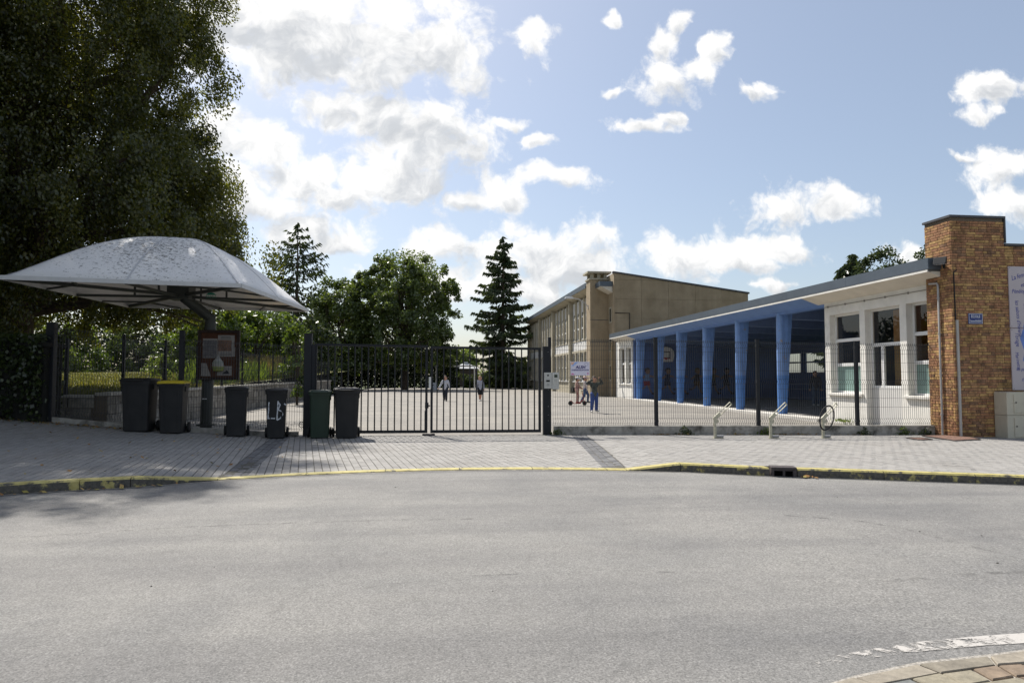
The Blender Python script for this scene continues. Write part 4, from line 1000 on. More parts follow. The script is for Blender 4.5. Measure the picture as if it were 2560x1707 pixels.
# right run: four bays on a concrete plinth
PR = [1378, 1640, 1895, 2142, 2381]; TOPS = [846, 848, 853, 857, 860]
xs = [fx(p) for p in PR]; fr = thing('mesh_fence', (xs[0], FY, 0), 0, 'dark welded mesh fence on a concrete plinth, before the blue columns', 'fence')
PT = lambda x: interp([xs[0], xs[4]], [PY(1400,1064,FY).z, PY(2370,1063,FY).z], x)
ztop = [PY(p, t, FY).z for p, t in zip(PR, TOPS)]
for i in range(4):
    m_ = wire_panel((xs[i]+.04-xs[0],0,0),(xs[i+1]-.04-xs[0],0,0), PT(xs[i])+.01, ztop[i]-.0, PT(xs[i+1])+.01, ztop[i+1]-.0)
    o = m_.build('wire_panel', WIRE, fr, kind='stuff'); o.location = (xs[i]+.04-xs[0], .0, 0)
for i in range(1, 5):
    w_ = .075 if i < 4 else .085
    fence_post(xs[i]-xs[0], -.005, zf(xs[i])-.05, ztop[i]+.03, fr, w_, .07)
    MB().box(xs[i]-xs[0]-w_/2-.004,xs[i]-xs[0]+w_/2+.004,-.044,.036,ztop[i]+.03,ztop[i]+.042).build('post_cap', ANTH, fr)
mb = MB()
NN = 24
for i in range(NN):
    a = fx(1380)+.03+(xs[4]-fx(1380)-.08)*i/NN; b_ = fx(1380)+.03+(xs[4]-fx(1380)-.08)*(i+1)/NN
    mb.hexa([(a,FY-.09,zf(a)-.2),(b_,FY-.09,zf(b_)-.2),(b_,FY+.09,zf(b_)-.2),(a,FY+.09,zf(a)-.2)], [(a,FY-.09,PT(a)),(b_,FY-.09,PT(b_)),(b_,FY+.09,PT(b_)),(a,FY+.09,PT(a))])
# cut out where the posts stand: the posts are set in the plinth
tag(mb.build('plinth_wall', CONC), 'low stained concrete plinth wall under the right mesh fence', 'wall')
# left run
PL = [124, 452, 762]; TL = [806, 826, 838]
xl_ = [fx(p) for p in PL]; fl_ = thing('mesh_fence', (xl_[0], FY, 0), 0, 'dark welded mesh fence behind the wheeled bins under the trees', 'fence')
zl = [PY(p, t, FY).z for p, t in zip(PL, TL)]
for i in range(2):
    zb0, zb1 = zf(xl_[i])+.10, zf(xl_[i+1])+.10
    m_ = wire_panel((0,0,0),(xl_[i+1]-xl_[i]-.1,0,0), zb0, zb0+1.75, zb1, zb1+1.75); o = m_.build('wire_panel', WIRE, fl_, kind='stuff'); o.location = (xl_[i]-xl_[0]+.05, 0, 0)
    if i < 2 and i > 0: fence_post(xl_[i]-xl_[0], 0, zf(xl_[i])-.05, zl[i], fl_, .09, .09)
MB().box(-.075,.075,-.075,.075,zf(xl_[0])-.05,zl[0]).build('post', ANTH, fl_, bevel=.006)
mb = MB(); 
for i in range(16):
    a = xl_[0]+.08+(xl_[2]-xl_[0]-.2)*i/16; b_ = xl_[0]+.08+(xl_[2]-xl_[0]-.2)*(i+1)/16
    mb.hexa([(a,FY-.06,zf(a)-.2),(b_,FY-.06,zf(b_)-.2),(b_,FY+.06,zf(b_)-.2),(a,FY+.06,zf(a)-.2)], [(a,FY-.06,zf(a)+.09),(b_,FY-.06,zf(b_)+.09),(b_,FY+.06,zf(b_)+.09),(a,FY+.06,zf(a)+.09)])
tag(mb.build('plinth_wall', CONC), 'low concrete plinth wall under the left mesh fence behind the bins', 'wall')
# banner tied to the fence
za, zb = PY(1450,938,FY-.02).z, PY(1450,904,FY-.02).z; xa, xb = fx(1426), fx(1473.5)
bn = thing('banner_sign', ((xa+xb)/2, FY-.035, (za+zb)/2), 0, 'small white printed banner reading ALSH tied to the mesh fence', 'sign'); w_, h_ = xb-xa, zb-za
MB().box(-w_/2,w_/2,-.003,.003,-h_/2,h_/2).build('sheet', simple('pale_lilac_print', (.62,.60,.70), .5, .04), bn)
NAVY = simple('navy_print', (.03,.025,.14), .5, .1); PINK = simple('pink_print', (.55,.18,.35), .5, .1); SKYP = simple('sky_print', (.30,.42,.72), .5, .2, 30); ORP = simple('orange_print', (.70,.42,.30), .5, .2, 30)
text_mesh('lettering', 'ALSH', .085, NAVY, bn, (0.01,-.0036,.025), (math.pi/2,0,0), .0005, bold=.004, sx=1.05, shear=.1)
text_mesh('lettering', "D'HERRERAESLAPONTES", .042, NAVY, bn, (0,-.0036,-.035), (math.pi/2,0,0), .0005, bold=.0015, sx=.82)
MB().prism([(-w_/2+.01,-.0036,h_/2-.01),(-w_/2+.01,-.0036,h_/2-.06),(-w_/2+.05,-.0036,h_/2-.07),(-w_/2+.09,-.0036,h_/2-.01)], (0,.0004,0)).build('printed_shape', ORP, bn)
MB().prism([(-w_/2+.10,-.0036,h_/2-.01),(-w_/2+.02,-.0036,h_/2-.09),(-w_/2+.06,-.0036,h_/2-.10),(-w_/2+.17,-.0036,h_/2-.01)], (0,.0004,0)).build('printed_shape', SKYP, bn)
rgp = [(w_/2-.07+.035*math.cos(a), -.0036, h_/2-.055+.035*math.sin(a)) for a in np.linspace(0, 2*math.pi, 19)]
MB().tube(rgp, .002, 4, False).build('printed_ring', NAVY, bn)
MB().prism([(-w_/2+.01,-.0036,-h_/2+.01),(-w_/2+.09,-.0036,-h_/2+.01),(-w_/2+.06,-.0036,-h_/2+.04),(-w_/2+.02,-.0036,-h_/2+.045)], (0,.0004,0)).build('printed_shape', PINK, bn)
MB().lathe([(.018,-.0038),(.018,-.0034)], 12, (w_/2-.04,0,-h_/2+.04), 'y').build('printed_shape', PINK, bn)
mb = MB()
for sx_, sz_ in ((-1,-1),(1,-1),(-1,1),(1,1)): mb.bar((sx_*w_/2*.97,-.004,sz_*h_/2*.97),(sx_*w_/2*1.01,.03,sz_*h_/2*1.02),.006)
mb.build('cable_tie', WHITEP, bn)

# ------------------------------------------------------------------ bicycle racks
CREAM = simple('chipped_cream_paint', (.42,.40,.30), .6, .15, 12, dirt=(.17,.15,.11), dscale=14, dlo=.55, dhi=.68)
def bike_rack(px, py, label, rz=0):
    b = gp(px, py); t = thing('bicycle_rack', b, rz, label, 'bicycle rack', 'cream bicycle racks along the fence')
    m = MB(); m.box(-.024,.024,-.022,.022,.012,.40); m.box(-.045,.17,-.04,.04,0,.012); m.build('post', CREAM, t, bevel=.005)
    # slanted fork: two rails joined at the top
    a = Vector((-.02,0,.38)); e = Vector((.34,0,.70)); d = (e-a).normalized(); up_ = Vector((-d.z,0,d.x))
    m = MB(); m.bar(a, a+d*.17, .040, .072, up=up_); m.bar(a+d*.17+up_*.029, e+up_*.029, .028, .014, up=up_); m.bar(a+d*.17-up_*.029, e-up_*.029, .028, .014, up=up_); m.bar(e-up_*.036, e+up_*.036, .028, .018, up=d)
    m.build('arm', CREAM, t, bevel=.004)
    m = MB(); m.prism([(.025,-.015,.30),(.075,-.015,.32),(.08,-.015,.35),(.025,-.015,.39)], (0,.03,0)); m.build('stop', CREAM, t)
    m = MB(); m.tube([(.03,0,.038),(.17,0,.038)], .026, 10); m.build('wheel_holder', GREYP, t, smooth=True)
    return t
bike_rack(1788, 1095, 'cream bicycle rack between the two fence posts nearest the gate')
bike_rack(1927, 1095, 'cream bicycle rack beside the second, middle fence post')
rk = bike_rack(2058, 1095, 'cream bicycle rack with a black tyre hanging on its arm', R(8))
ty = thing('spare_tyre', rk.location+Vector((.05,-.065,.16)), 0, 'thin black rubber tyre looped over the cream rack', 'tyre')
pts = [Vector((.15*math.cos(a)+.05*math.sin(a), 0.006*math.sin(3*a), .26+.25*math.sin(a))) for a in np.linspace(0, 2*math.pi, 33)]
MB().tube(pts, .0125, 8, False).build('tread', simple('black_rubber', (.012,.012,.013), .7, .2), ty, smooth=True)
pts2 = [Vector((p.x*.93, p.y-.003, .26+(p.z-.26)*.95)) for p in pts]; MB().tube(pts2, .006, 6, False).build('bead', simple('grey_rubber', (.05,.05,.05), .6, .2), ty)

# ------------------------------------------------------------------ wheeled bins
PLG = simple('charcoal_plastic', (.020,.020,.021), .55, .15, 5, spec=.25, bump=.15, bscale=200, dirt=(.032,.031,.029), dscale=3, dlo=.5, dhi=.8)
PLB = simple('black_plastic', (.014,.014,.015), .5, .15, 5); GRN = simple('green_plastic', (.011,.028,.016), .5, .15, 5, dirt=(.02,.032,.02), dscale=3)
YEL = simple('yellow_plastic', (.55,.42,.03), .5, .1, 5); RUB = simple('black_rubber_wheel', (.012,.012,.012), .7, .2); SPR = simple('white_spray_paint', (.55,.57,.60), .7, .15, 30)
def rrect(w, d, r, z, y0=0, n=4):
    pts = []
    for cx, cy, a0 in ((w/2-r, d/2-r, 0), (-w/2+r, d/2-r, 90), (-w/2+r, -d/2+r, 180), (w/2-r, -d/2+r, 270)):
        for k in range(n): a = R(a0+90*k/(n-1)); pts.append((cx+r*math.cos(a), y0+cy+r*math.sin(a), z))
    return pts
def loft(mb, rings, cap=True):
    N = len(rings[0]); fs = []
    for i in range(len(rings)-1):
        for k in range(N): fs.append((i*N+k, i*N+(k+1)%N, (i+1)*N+(k+1)%N, (i+1)*N+k))
    if cap: fs += [tuple(range(N))[::-1], tuple((len(rings)-1)*N+k for k in range(N))]
    mb.add([v for r_ in rings for v in r_], fs)
def bin_(px, py, w, h, body, lid, label, rz, tilt=0):
    b = PY(px, 1000, FY-.40); b.z = zp(b.x, b.y); t = thing('wheeled_bin', b, rz, label, 'bin', 'wheeled bins before the fence')
    d = w*1.18; k = w/.48
    m = MB(); loft(m, [rrect(w*.80,d*.72,.03,.02,.0), rrect(w*.82,d*.76,.03,.08,.01), rrect(w*.92,d*.92,.04,h*.86,.0), rrect(w*.93,d*.93,.04,h*.90,.0)])
    bo = m.build('body', body, t, smooth=True)
    m = MB(); loft(m, [rrect(w,d,.045,h*.865), rrect(w*1.01,d*1.01,.045,h*.90), rrect(w*1.01,d*1.01,.045,h*.925), rrect(w*.96,d*.96,.045,h*.93)]); m.build('rim', body, t, smooth=True)
    # moulded ribs on the front
    m = MB()
    for sx_ in (-.30, .30): m.hexa([(w*sx_*.8-.012,-d*.355-.010,.12),(w*sx_*.8+.012,-d*.355-.010,.12),(w*sx_*.8+.012,-d*.34,.12),(w*sx_*.8-.012,-d*.34,.12)], [(w*sx_-.012,-d*.452-.008,h*.82),(w*sx_+.012,-d*.452-.008,h*.82),(w*sx_+.012,-d*.44,h*.82),(w*sx_-.012,-d*.44,h*.82)])
    m.build('rib', body, t)
    m = MB(); z0 = h*.93
    loft(m, [rrect(w*1.04,d*1.03,.05,z0-.012), rrect(w*1.05,d*1.05,.05,z0+.012), rrect(w*.98,d*.98,.05,z0+.034), rrect(w*.70,d*.70,.06,z0+.050), rrect(w*.66,d*.66,.06,z0+.044)])
    ld = m.build('lid', lid, t, smooth=True); ld.rotation_euler.x = tilt
    m = MB(); m.box(-w*.30,w*.30,-d*.525-.045,-d*.525+.002,z0-.004,z0+.012); m.build('lid_grip', lid, ld, bevel=.006)
    m = MB(); m.tube([(-w*.44,d*.56,h*.90),(w*.44,d*.56,h*.90)], .014, 8); m.box(-w*.46,-w*.42,d*.46,d*.57,h*.875,h*.92); m.box(w*.42,w*.46,d*.46,d*.57,h*.875,h*.92); m.build('handle', PLB, t)
    m = MB(); m.tube([(-w*.50,d*.40,.10),(w*.50,d*.40,.10)], .011, 8); m.build('axle', IRON, t)
    m = MB(); m.box(w*.465,w*.50,-.05,.05,h*.77,h*.865); m.build('side_catch', PLB, t); 
    for s_ in (-1, 1):
        m = MB(); m.lathe([(.05,-.025),(.094,-.022),(.10,-.012),(.10,.012),(.094,.022),(.05,.025)], 20, (s_*w*.50,d*.40,.10), 'x'); wh = m.build('wheel', RUB, t, smooth=True)
        m = MB(); m.lathe([(.012,-.028),(.055,-.027),(.055,.027),(.012,.028)], 12, (s_*w*.50,d*.40,.10), 'x'); m.build('hub', PLG, wh)
    return t, w, d, h
bin_(350, 1066, .53, 1.05, PLG, PLB, 'largest charcoal bin with a dark lid, outermost under the trees', R(3))
bin_(434, 1073, .47, 1.04, PLG, YEL, 'charcoal wheeled bin with a yellow lid', R(6))
bin_(592, 1079, .42, .99, PLG, PLB, 'charcoal wheeled bin below the notice board', R(12))
b4 = bin_(692, 1085, .40, 1.00, PLG, PLB, 'charcoal wheeled bin sprayed with the white letters LB', R(9))
bin_(800, 1086, .43, .97, GRN, GRN, 'dark green wheeled bin before the gate post', R(10))
bin_(867, 1090, .50, 1.02, PLG, PLB, 'grey brown wheeled bin beside the green one, before the barred gate', R(9))
# sprayed letters: hand drawn strokes lying on the sloped front
t4, w4, d4, h4 = b4
def frontpt(u, z): 
    k = (z-.08)/(h4*.86-.08); return Vector((u, -(d4*.37-.01 + (d4*.46-d4*.37+.01)*k)-.006, z))
def stroke(pts, nm='sprayed_letter'):
    q = []
    for a, b_ in zip(pts[:-1], pts[1:]):
        for s_ in np.linspace(0, 1, 5)[:-1]: q.append(frontpt(a[0]+(b_[0]-a[0])*s_, a[1]+(b_[1]-a[1])*s_))
    q.append(frontpt(*pts[-1])); mb = MB()
    for a, b_ in zip(q[:-1], q[1:]): mb.bar(a-(b_-a)*.15, b_+(b_-a)*.15, .022, .003, up=(0,-1,.09))
    mb.build(nm, SPR, t4)
stroke([(-.13,.70),(-.145,.40),(-.02,.395)]); stroke([(.035,.72),(.02,.38)]); stroke([(.035,.72),(.075,.66),(.04,.56),(.11,.53),(.125,.47),(.085,.40),(.02,.36)]); stroke([(.15,.68),(.185,.655)])

# ------------------------------------------------------------------ shelter: umbrella canopy on a bent mast
hz = 2.95
A_, B_, C_, D_ = PZ(2,692,hz), PZ(602,713,hz), PZ(770,775,hz), PZ(322,764,hz)
def canopymat():
    m, nt, b, n, l = nodes_of('white_pvc_canopy'); vec = n('ShaderNodeNewGeometry').outputs['Position']
    mp = n('ShaderNodeMapping'); l(vec, mp.inputs[0]); mp.inputs['Scale'].default_value = (1, .7, 2.2); mp.inputs['Rotation'].default_value = (0, .5, .5)
    f = noise(n, l, mp.outputs[0], 16, 8, .75, .2); area_ = noise(n, l, vec, .55, 2)
    ctr = PF(390, 612, 13.0); dv = n('ShaderNodeVectorMath', operation='DISTANCE'); l(vec, dv.inputs[0]); dv.inputs[1].default_value = ctr
    fall = n('ShaderNodeMapRange'); l(dv.outputs['Value'], fall.inputs[0]); fall.inputs[1].default_value = .2; fall.inputs[2].default_value = 3.0; fall.inputs[3].default_value = .17; fall.inputs[4].default_value = 0
    mu = n('ShaderNodeMath', operation='ADD'); l(fall.outputs[0], mu.inputs[0]); l(f, mu.inputs[1])
    sp = ramp(n, l, mu.outputs[0], [(.665, (0,0,0)), (.715, (.9,.9,.9))])
    c = mixc(n, l, sp, ramp(n, l, noise(n, l, vec, 2, 5), [(.3, (.76,.76,.77)), (.7, (.85,.845,.84))]), (.10,.10,.10))
    nt.nodes.remove(b); d = n('ShaderNodeBsdfDiffuse'); t = n('ShaderNodeBsdfTranslucent'); l(c, d.inputs[0]); t.inputs[0].default_value = (.85,.72,.46,1)
    g = n('ShaderNodeBsdfGlossy'); g.inputs['Roughness'].default_value = .35
    m1 = n('ShaderNodeMixShader'); m1.inputs[0].default_value = .16; l(d.outputs[0], m1.inputs[1]); l(t.outputs[0], m1.inputs[2])
    m2 = n('ShaderNodeMixShader'); m2.inputs[0].default_value = .06; l(m1.outputs[0], m2.inputs[1]); l(g.outputs[0], m2.inputs[2])
    l(m2.outputs[0], nt.nodes['Material Output'].inputs[0]); return m
CAN = canopymat(); STEEL = simple('dark_green_steel', (.035,.04,.036), .5, .15, 4); ALU = simple('white_edge_profile', (.52,.52,.52), .45, .08, 6)
mastb = gp(515, 1061)
um = thing('canopy_shelter', mastb, 0, 'white fabric umbrella shelter on a bent dark steel mast', 'shelter')
def um_l(p): return Vector(p)-mastb
N = 28; vs = []; fs = []
for j in range(N+1):
    for i in range(N+1):
        u, v = i/N, j/N
        P = A_*(1-u)*(1-v)+B_*u*(1-v)+C_*u*v+D_*(1-u)*v
        a, b_ = abs(2*u-1), abs(2*v-1)
        t = (a**9+b_**9)**(1/9); t = min(t/(1+.08*min(a,b_)**6), 1.0)
        g = 1-t**2.0
        z = hz+1.22*max(0, g)
        vs.append(um_l((P.x, P.y, z)))
for j in range(N):
    for i in range(N): k = j*(N+1)+i; fs.append((k, k+1, k+N+2, k+N+1))
can = MB().add(vs, fs).build('canopy', CAN, um, smooth=True)
mo = can.modifiers.new('thick', 'SOLIDIFY'); mo.thickness = .004
sm2 = MB()       # welded seams: the four hips and two joints of the cloth
def cv(i, j): return Vector(vs[j*(N+1)+i])+Vector((0,0,.005))
for path in ([(k,k) for k in range(N+1)], [(k,N-k) for k in range(N+1)], [(N//2,k) for k in range(N+1)], [(k,N//2) for k in range(N+1)]):
    for a, b_ in zip(path[:-1], path[1:]): sm2.bar(cv(*a), cv(*b_), .035, .004)
sm2.build('seam', simple('canopy_seam', (.50,.50,.51), .6, .1, 4), can)
mb = MB()
for p, q in ((A_,B_),(B_,C_),(C_,D_),(D_,A_)): mb.bar(um_l(p)+Vector((0,0,-.01)), um_l(q)+Vector((0,0,-.01)), .05, .075)
mb.build('edge_profile', ALU, um)
hub = (A_+B_+C_+D_)/4; hub = Vector((hub.x, hub.y, 2.98)); hl = um_l(hub)
mb = MB(); mb.box(hl.x-.22,hl.x+.22,hl.y-.22,hl.y+.22,hl.z-.10,hl.z+.34); mb.build('hub', STEEL, um, bevel=.01)
edges = [(A_,B_),(B_,C_),(C_,D_),(D_,A_)]
for P in (A_,B_,C_,D_):
    mb = MB(); e = um_l(P)+Vector((0,0,-.02)); mb.bar(hl+(e-hl).normalized()*.2, e+(hl-e).normalized()*.05, .06, .06); mb.build('rib', STEEL, um)
for (P, Q) in edges:
    mid = (P+Q)/2; e = um_l(mid)+Vector((0,0,-.03)); mb = MB(); mb.bar(hl+(e-hl)*.10+Vector((0,0,-.03)), e, .05, .05); mb.build('rib', STEEL, um)
    for f_ in (.42,):
        a = hl+(um_l(P)-hl)*f_*1.5; b_ = um_l(P+(Q-P)*.28); mb = MB(); mb.bar(a, b_+Vector((0,0,-.04)), .035, .035); mb.build('strut', STEEL, um)
        a = hl+(um_l(Q)-hl)*f_*1.5; b_ = um_l(P+(Q-P)*.72); mb = MB(); mb.bar(a, b_+Vector((0,0,-.04)), .035, .035); mb.build('strut', STEEL, um)
    # struts rising to the cloth
    top = hl+(um_l(mid)-hl)*.45; mb = MB(); mb.bar(hl+(e-hl)*.45, Vector((top.x,top.y,hz-mastb.z+.92)), .035); mb.build('strut', STEEL, um)
mb = MB()
elb = Vector((.04,0,PF(527,795,mastb.dot(_f0)).z-mastb.z))
mb.tube([(0,0,-.1),(0.02,0,1.0),elb-Vector((.0,0,.22)),elb,elb+(hl-elb).normalized()*.22,hl+Vector((.05,0,-.05))], [.125,.12,.118,.118,.112,.105], 16)
mb.build('mast', STEEL, um, smooth=True)
MB().tube([elb+Vector((.10,0,.05)),elb+Vector((.17,0,.08)),elb+Vector((.18,0,.22))], .014, 6).build('cable', ANTH, um)
MB().box(-.05,.05,-.129,-.121,.55,.57).build('sticker', SPW, um)
MB().lathe([(.20,-.02),(.20,.012)], 16).build('base_plate', STEEL, um)
# green emblem on the underside
em = um_l(B_*.46+C_*.30+A_*.14+D_*.10); lg = simple('green_print', (.02,.22,.14), .6, .1)
pe = PF(528, 735, (em+mastb).dot(_f0)); el = um_l(pe)
MB().prism([el+Vector(q) for q in ((-.11,0,-.02),(.11,0,-.02),(.05,0,.02),(.02,0,.03),(-.01,0,.09),(-.05,0,.03))], (0,.002,0)).build('emblem', lg, um)
text_mesh('emblem_lettering', 'SAMIA', .075, lg, um, el+Vector((.0,0,-.06)), (math.pi/2,0,0), .001)

# ------------------------------------------------------------------ notice board on the mast
q0 = PF(494, 950, mastb.dot(_f0)-.18); q1 = PF(597, 825, mastb.dot(_f0)-.18)
nb = thing('notice_board', ((q0.x+q1.x)/2, q0.y-.0, q0.z), -YAW*.2+R(3), 'brown wooden notice board with pinned sheets on the shelter mast', 'notice board')
w_, h_ = (q1.x-q0.x), q1.z-q0.z; BRN = simple('dark_brown_wood', (.026,.013,.009), .5, .25, 10, spec=.2); CORK = simple('red_brown_panel', (.075,.032,.018), .8, .25, 12, spec=.2)
s_ = .06
MB().box(-w_/2,-w_/2+s_,-.04,.03,0,h_).box(w_/2-s_,w_/2,-.04,.03,0,h_).box(-w_/2+s_,w_/2-s_,-.038,.03,0,s_).box(-w_/2+s_,w_/2-s_,-.038,.03,h_-s_,h_).build('frame', BRN, nb, bevel=.004)
MB().box(-w_/2+s_,w_/2-s_,-.005,.025,s_,h_-s_).build('panel', CORK, nb)
PAP = simple('faded_paper', (.27,.245,.225), .8, .12, 8); PAP2 = simple('grey_print', (.14,.13,.13), .8, .35, 14); PAP3 = simple('brown_photo_print', (.16,.09,.06), .7, .5, 7)
def sheet(x0, x1, z0, z1, mat, y=-.007, poly=None):
    pts = poly or [(x0,z0),(x1,z0),(x1,z1),(x0,z1)]
    return MB().prism([(-w_/2+a*w_, y, b_*h_) for a, b_ in pts], (0,.0012,0)).build('sheet', mat, nb)
sheet(.11,.46,.44,.83,PAP); sheet(.125,.445,.455,.80,PAP2,-.0085); sheet(.47,.87,.56,.90,PAP); sheet(.475,.80,.58,.80,PAP3,-.0085); sheet(.47,.89,.47,.57,PAP,-.0100); sheet(.80,.89,.50,.66,PAP,-.0085)
sheet(0,0,0,0,PAP,poly=[(.08,.08),(.32,.08),(.20,.34),(.08,.34)]); sheet(.46,.82,.09,.28,PAP)
mb = MB()
for k in range(6): mb.box(-w_/2+w_*.14,-w_/2+w_*(.36+.02*(k%3)),-.0095,-.0088,h_*(.50+.045*k),h_*(.505+.045*k))
for k in range(2): mb.box(-w_/2+w_*.52,-w_/2+w_*.80,-.0112,-.0104,h_*(.50+.03*k),h_*(.507+.03*k))
for k in range(2): mb.box(-w_/2+w_*.55,-w_/2+w_*.78,-.0080,-.0074,h_*(.83+.03*k),h_*(.838+.03*k))
mb.build('printed_line', ANTH, nb)
MB().prism([(w_*.08,-.0085,h_*.125),(w_*.27,-.0085,h_*.125),(w_*.20,-.0085,h_*.20)], (0,.001,0)).build('printed_triangle', ANTH, nb)
# clear bag hung on the board
bg = thing('plastic_bag', nb.location+Vector((-.0,-.055,h_*.165)), 0, 'knotted clear plastic bag of sweets hung on the notice board', 'bag')
prof = [(.03,.0),(.105,.02),(.12,.07),(.125,.13),(.115,.20),(.06,.28),(.018,.335),(.012,.345),(.022,.37)]
def bagmat():
    m, nt, b, n, l = nodes_of('bag_film'); tcn = n('ShaderNodeTexCoord'); s2 = n('ShaderNodeSeparateXYZ'); l(tcn.outputs['Object'], s2.inputs[0])
    f = noise(n, l, tcn.outputs['Object'], 30, 4); ad = n('ShaderNodeMath', operation='MULTIPLY_ADD'); l(f, ad.inputs[0]); ad.inputs[1].default_value = .05; l(s2.outputs[2], ad.inputs[2])
    c = ramp(n, l, ad.outputs[0], [(.0, (.22,.24,.05)), (.135, (.20,.23,.06)), (.15, (.30,.27,.26)), (.24, (.24,.27,.22)), (.27, (.36,.35,.33))])
    l(c, b.inputs['Base Color']); b.inputs['Roughness'].default_value = .3; return m
mb = MB(); rings = []
for r_, z in prof:
    rings.append([(r_*math.cos(a)*(1+.08*math.sin(3*a+z*20)), .35*r_*math.sin(a), z) for a in np.linspace(0, 2*math.pi, 17)[:-1]])
loft(mb, rings); mb.build('film', bagmat(), bg, smooth=True)
# ------------------------------------------------------------------ raised lawn, walls
BARK = simple('bark', (.075,.058,.042), .95, .4, 9, bump=.8, bscale=25)
GRASS = simple('lawn', (.13,.135,.035), .95, .4, 1.2, world=True, dirt=(.19,.16,.06), dscale=.5, dlo=.45, dhi=.65)
RX = -7.05; LAWN_Y0 = 16.3
def zl_(y): return .80 + max(0, y-18)*.022
m = MB(); yy = [LAWN_Y0, 18, 24, 30, 38, 46, 56, 70, 90]
for a, b_ in zip(yy[:-1], yy[1:]): m.quad((-90,a,zl_(a)),(RX-.2,a,zl_(a)),(RX-.2,b_,zl_(b_)),(-90,b_,zl_(b_)))
tag(m.build('lawn', GRASS), 'raised sunlit lawn behind the retaining wall', kind='structure')
m = MB(); m.quad((-60,FY-.3,.45),(RX,FY-.3,.15),(RX,LAWN_Y0,.10),(-60,LAWN_Y0,.45))
m.quad((-60,9.5,.20),(-13.4,9.5,.20),(-13.4,FY,.55),(-60,FY,.45))
tag(m.build('verge', simple('leaf_litter_soil', (.06,.045,.032), .95, .5, 14, world=True, bump=.5)), 'shaded strip of soil and dead leaves by the fence', kind='structure')
STN = pieces('rubble_stone', [(0,(.17,.155,.13)),(.5,(.24,.22,.19)),(1,(.31,.29,.25))], .9, .8, 30, .35, 12, stain=(.45,.45,.42), stain_scale=2)
# retaining wall along the yard: stones and a coping
rw = thing('retaining_wall', (RX, 18, 0), 0, 'long stone retaining wall with pale coping beside the yard', 'wall')
def ret(o, par=None): return under(o, par or rw)
def zrw(y): return .84 + (y-16)*.0036
mb = MB(); mb.hexa([(RX-.22,LAWN_Y0-.3,-.2),(RX-.012,LAWN_Y0-.3,-.2),(RX-.012,49.8,-.2),(RX-.22,49.8,-.2)], [(RX-.22,LAWN_Y0-.3,zrw(16)),(RX-.012,LAWN_Y0-.3,zrw(16)),(RX-.012,49.8,zrw(50)),(RX-.22,49.8,zrw(50))]); core_r = ret(mb.build('wall', MORT))
random.seed(5); rs = MB(); 
y = LAWN_Y0-.3
zs_ = [0,.21,.43,.64,.83]
for r_ in range(4):
    y = LAWN_Y0-.3-random.random()*.2; first = True
    while y < 49.6:
        L = random.uniform(.22,.55); y0, y1 = max(y, LAWN_Y0-.3)+.008, min(y+L, 49.8)-.008; k = zrw((y0+y1)/2)/.84
        dd = random.uniform(0,.02)
        if y1-y0 > .05:
            q = MB(); q.box(RX-.02,RX+dd,y0,y1,zs_[r_]*k+.008,zs_[r_+1]*k-.004)
            if y0 < 32: ret(q.build('stone', STN), core_r)
            else: rs.add(q.v, q.f)
        y += L
ret(rs.build('stonework', STN, kind='stuff'), core_r)
for a in np.arange(LAWN_Y0-.3, 49.7, 1.2):
    b_ = min(a+1.19, 49.8); q = MB(); q.hexa([(RX-.26,a,zrw(a)),(RX+.06,a,zrw(a)),(RX+.06,b_,zrw(b_)),(RX-.26,b_,zrw(b_))], [(RX-.26,a,zrw(a)+.07),(RX+.06,a,zrw(a)+.07),(RX+.06,b_,zrw(b_)+.07),(RX-.26,b_,zrw(b_)+.07)])
    ret(q.build('coping_stone', simple('pale_coping', (.36,.34,.30), .9, .2, 5, world=True) if 'pale_coping' not in MATS else MATS['pale_coping']), core_r)
# front block wall in the shade
fw_ = thing('block_wall', (RX-.3, LAWN_Y0-.3, 0), 0, 'old grey block wall in deep shade behind the left fence', 'wall')
fc = under(box('wall', MORT, None, -24, RX-.23, LAWN_Y0-.28, LAWN_Y0, -.1, .80), fw_)
for r_ in range(3):
    x = RX-.24-random.random()*.2
    while x > -16:
        L = random.uniform(.45,.6); z0 = .12+r_*.225
        under(MB().box(x-L+.01,x-.01,LAWN_Y0-.30-random.uniform(0,.02),LAWN_Y0-.279,z0+.008,z0+.217).build('block', STN), fc); x -= L
under(MB().box(-24,RX-.27,LAWN_Y0-.33,LAWN_Y0+.03,.80,.86).build('coping', MATS['pale_coping']), fw_)
# stone pier far left, deep tree shade put into its colour
pp = PY(58, 1040, FY-.15); SHADE_STONE = simple('shade_darkened_stone', (.013,.013,.011), .95, .4, 4, bump=.6, bscale=20)
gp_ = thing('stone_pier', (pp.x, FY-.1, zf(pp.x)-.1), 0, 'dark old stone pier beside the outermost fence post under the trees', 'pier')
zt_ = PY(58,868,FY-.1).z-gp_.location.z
MB().box(-.40,.40,-.14,.5,0,zt_).build('shaft', SHADE_STONE, gp_, bevel=.02); MB().box(-.45,.45,-.18,.55,zt_,zt_+.09).build('cap', SHADE_STONE, gp_, bevel=.015)
rgi = np.random.default_rng(15); n_ = 5200; Ci = np.stack([rgi.uniform(-.55,.40,n_), rgi.uniform(-.30,.6,n_), rgi.random(n_)**.7*(zt_+.25)], axis=1)
keep = (np.abs(Ci[:,0]) > .34) | (Ci[:,1] < -.14) | (Ci[:,2] > zt_); Ci = Ci[keep]
IVY_C = Ci
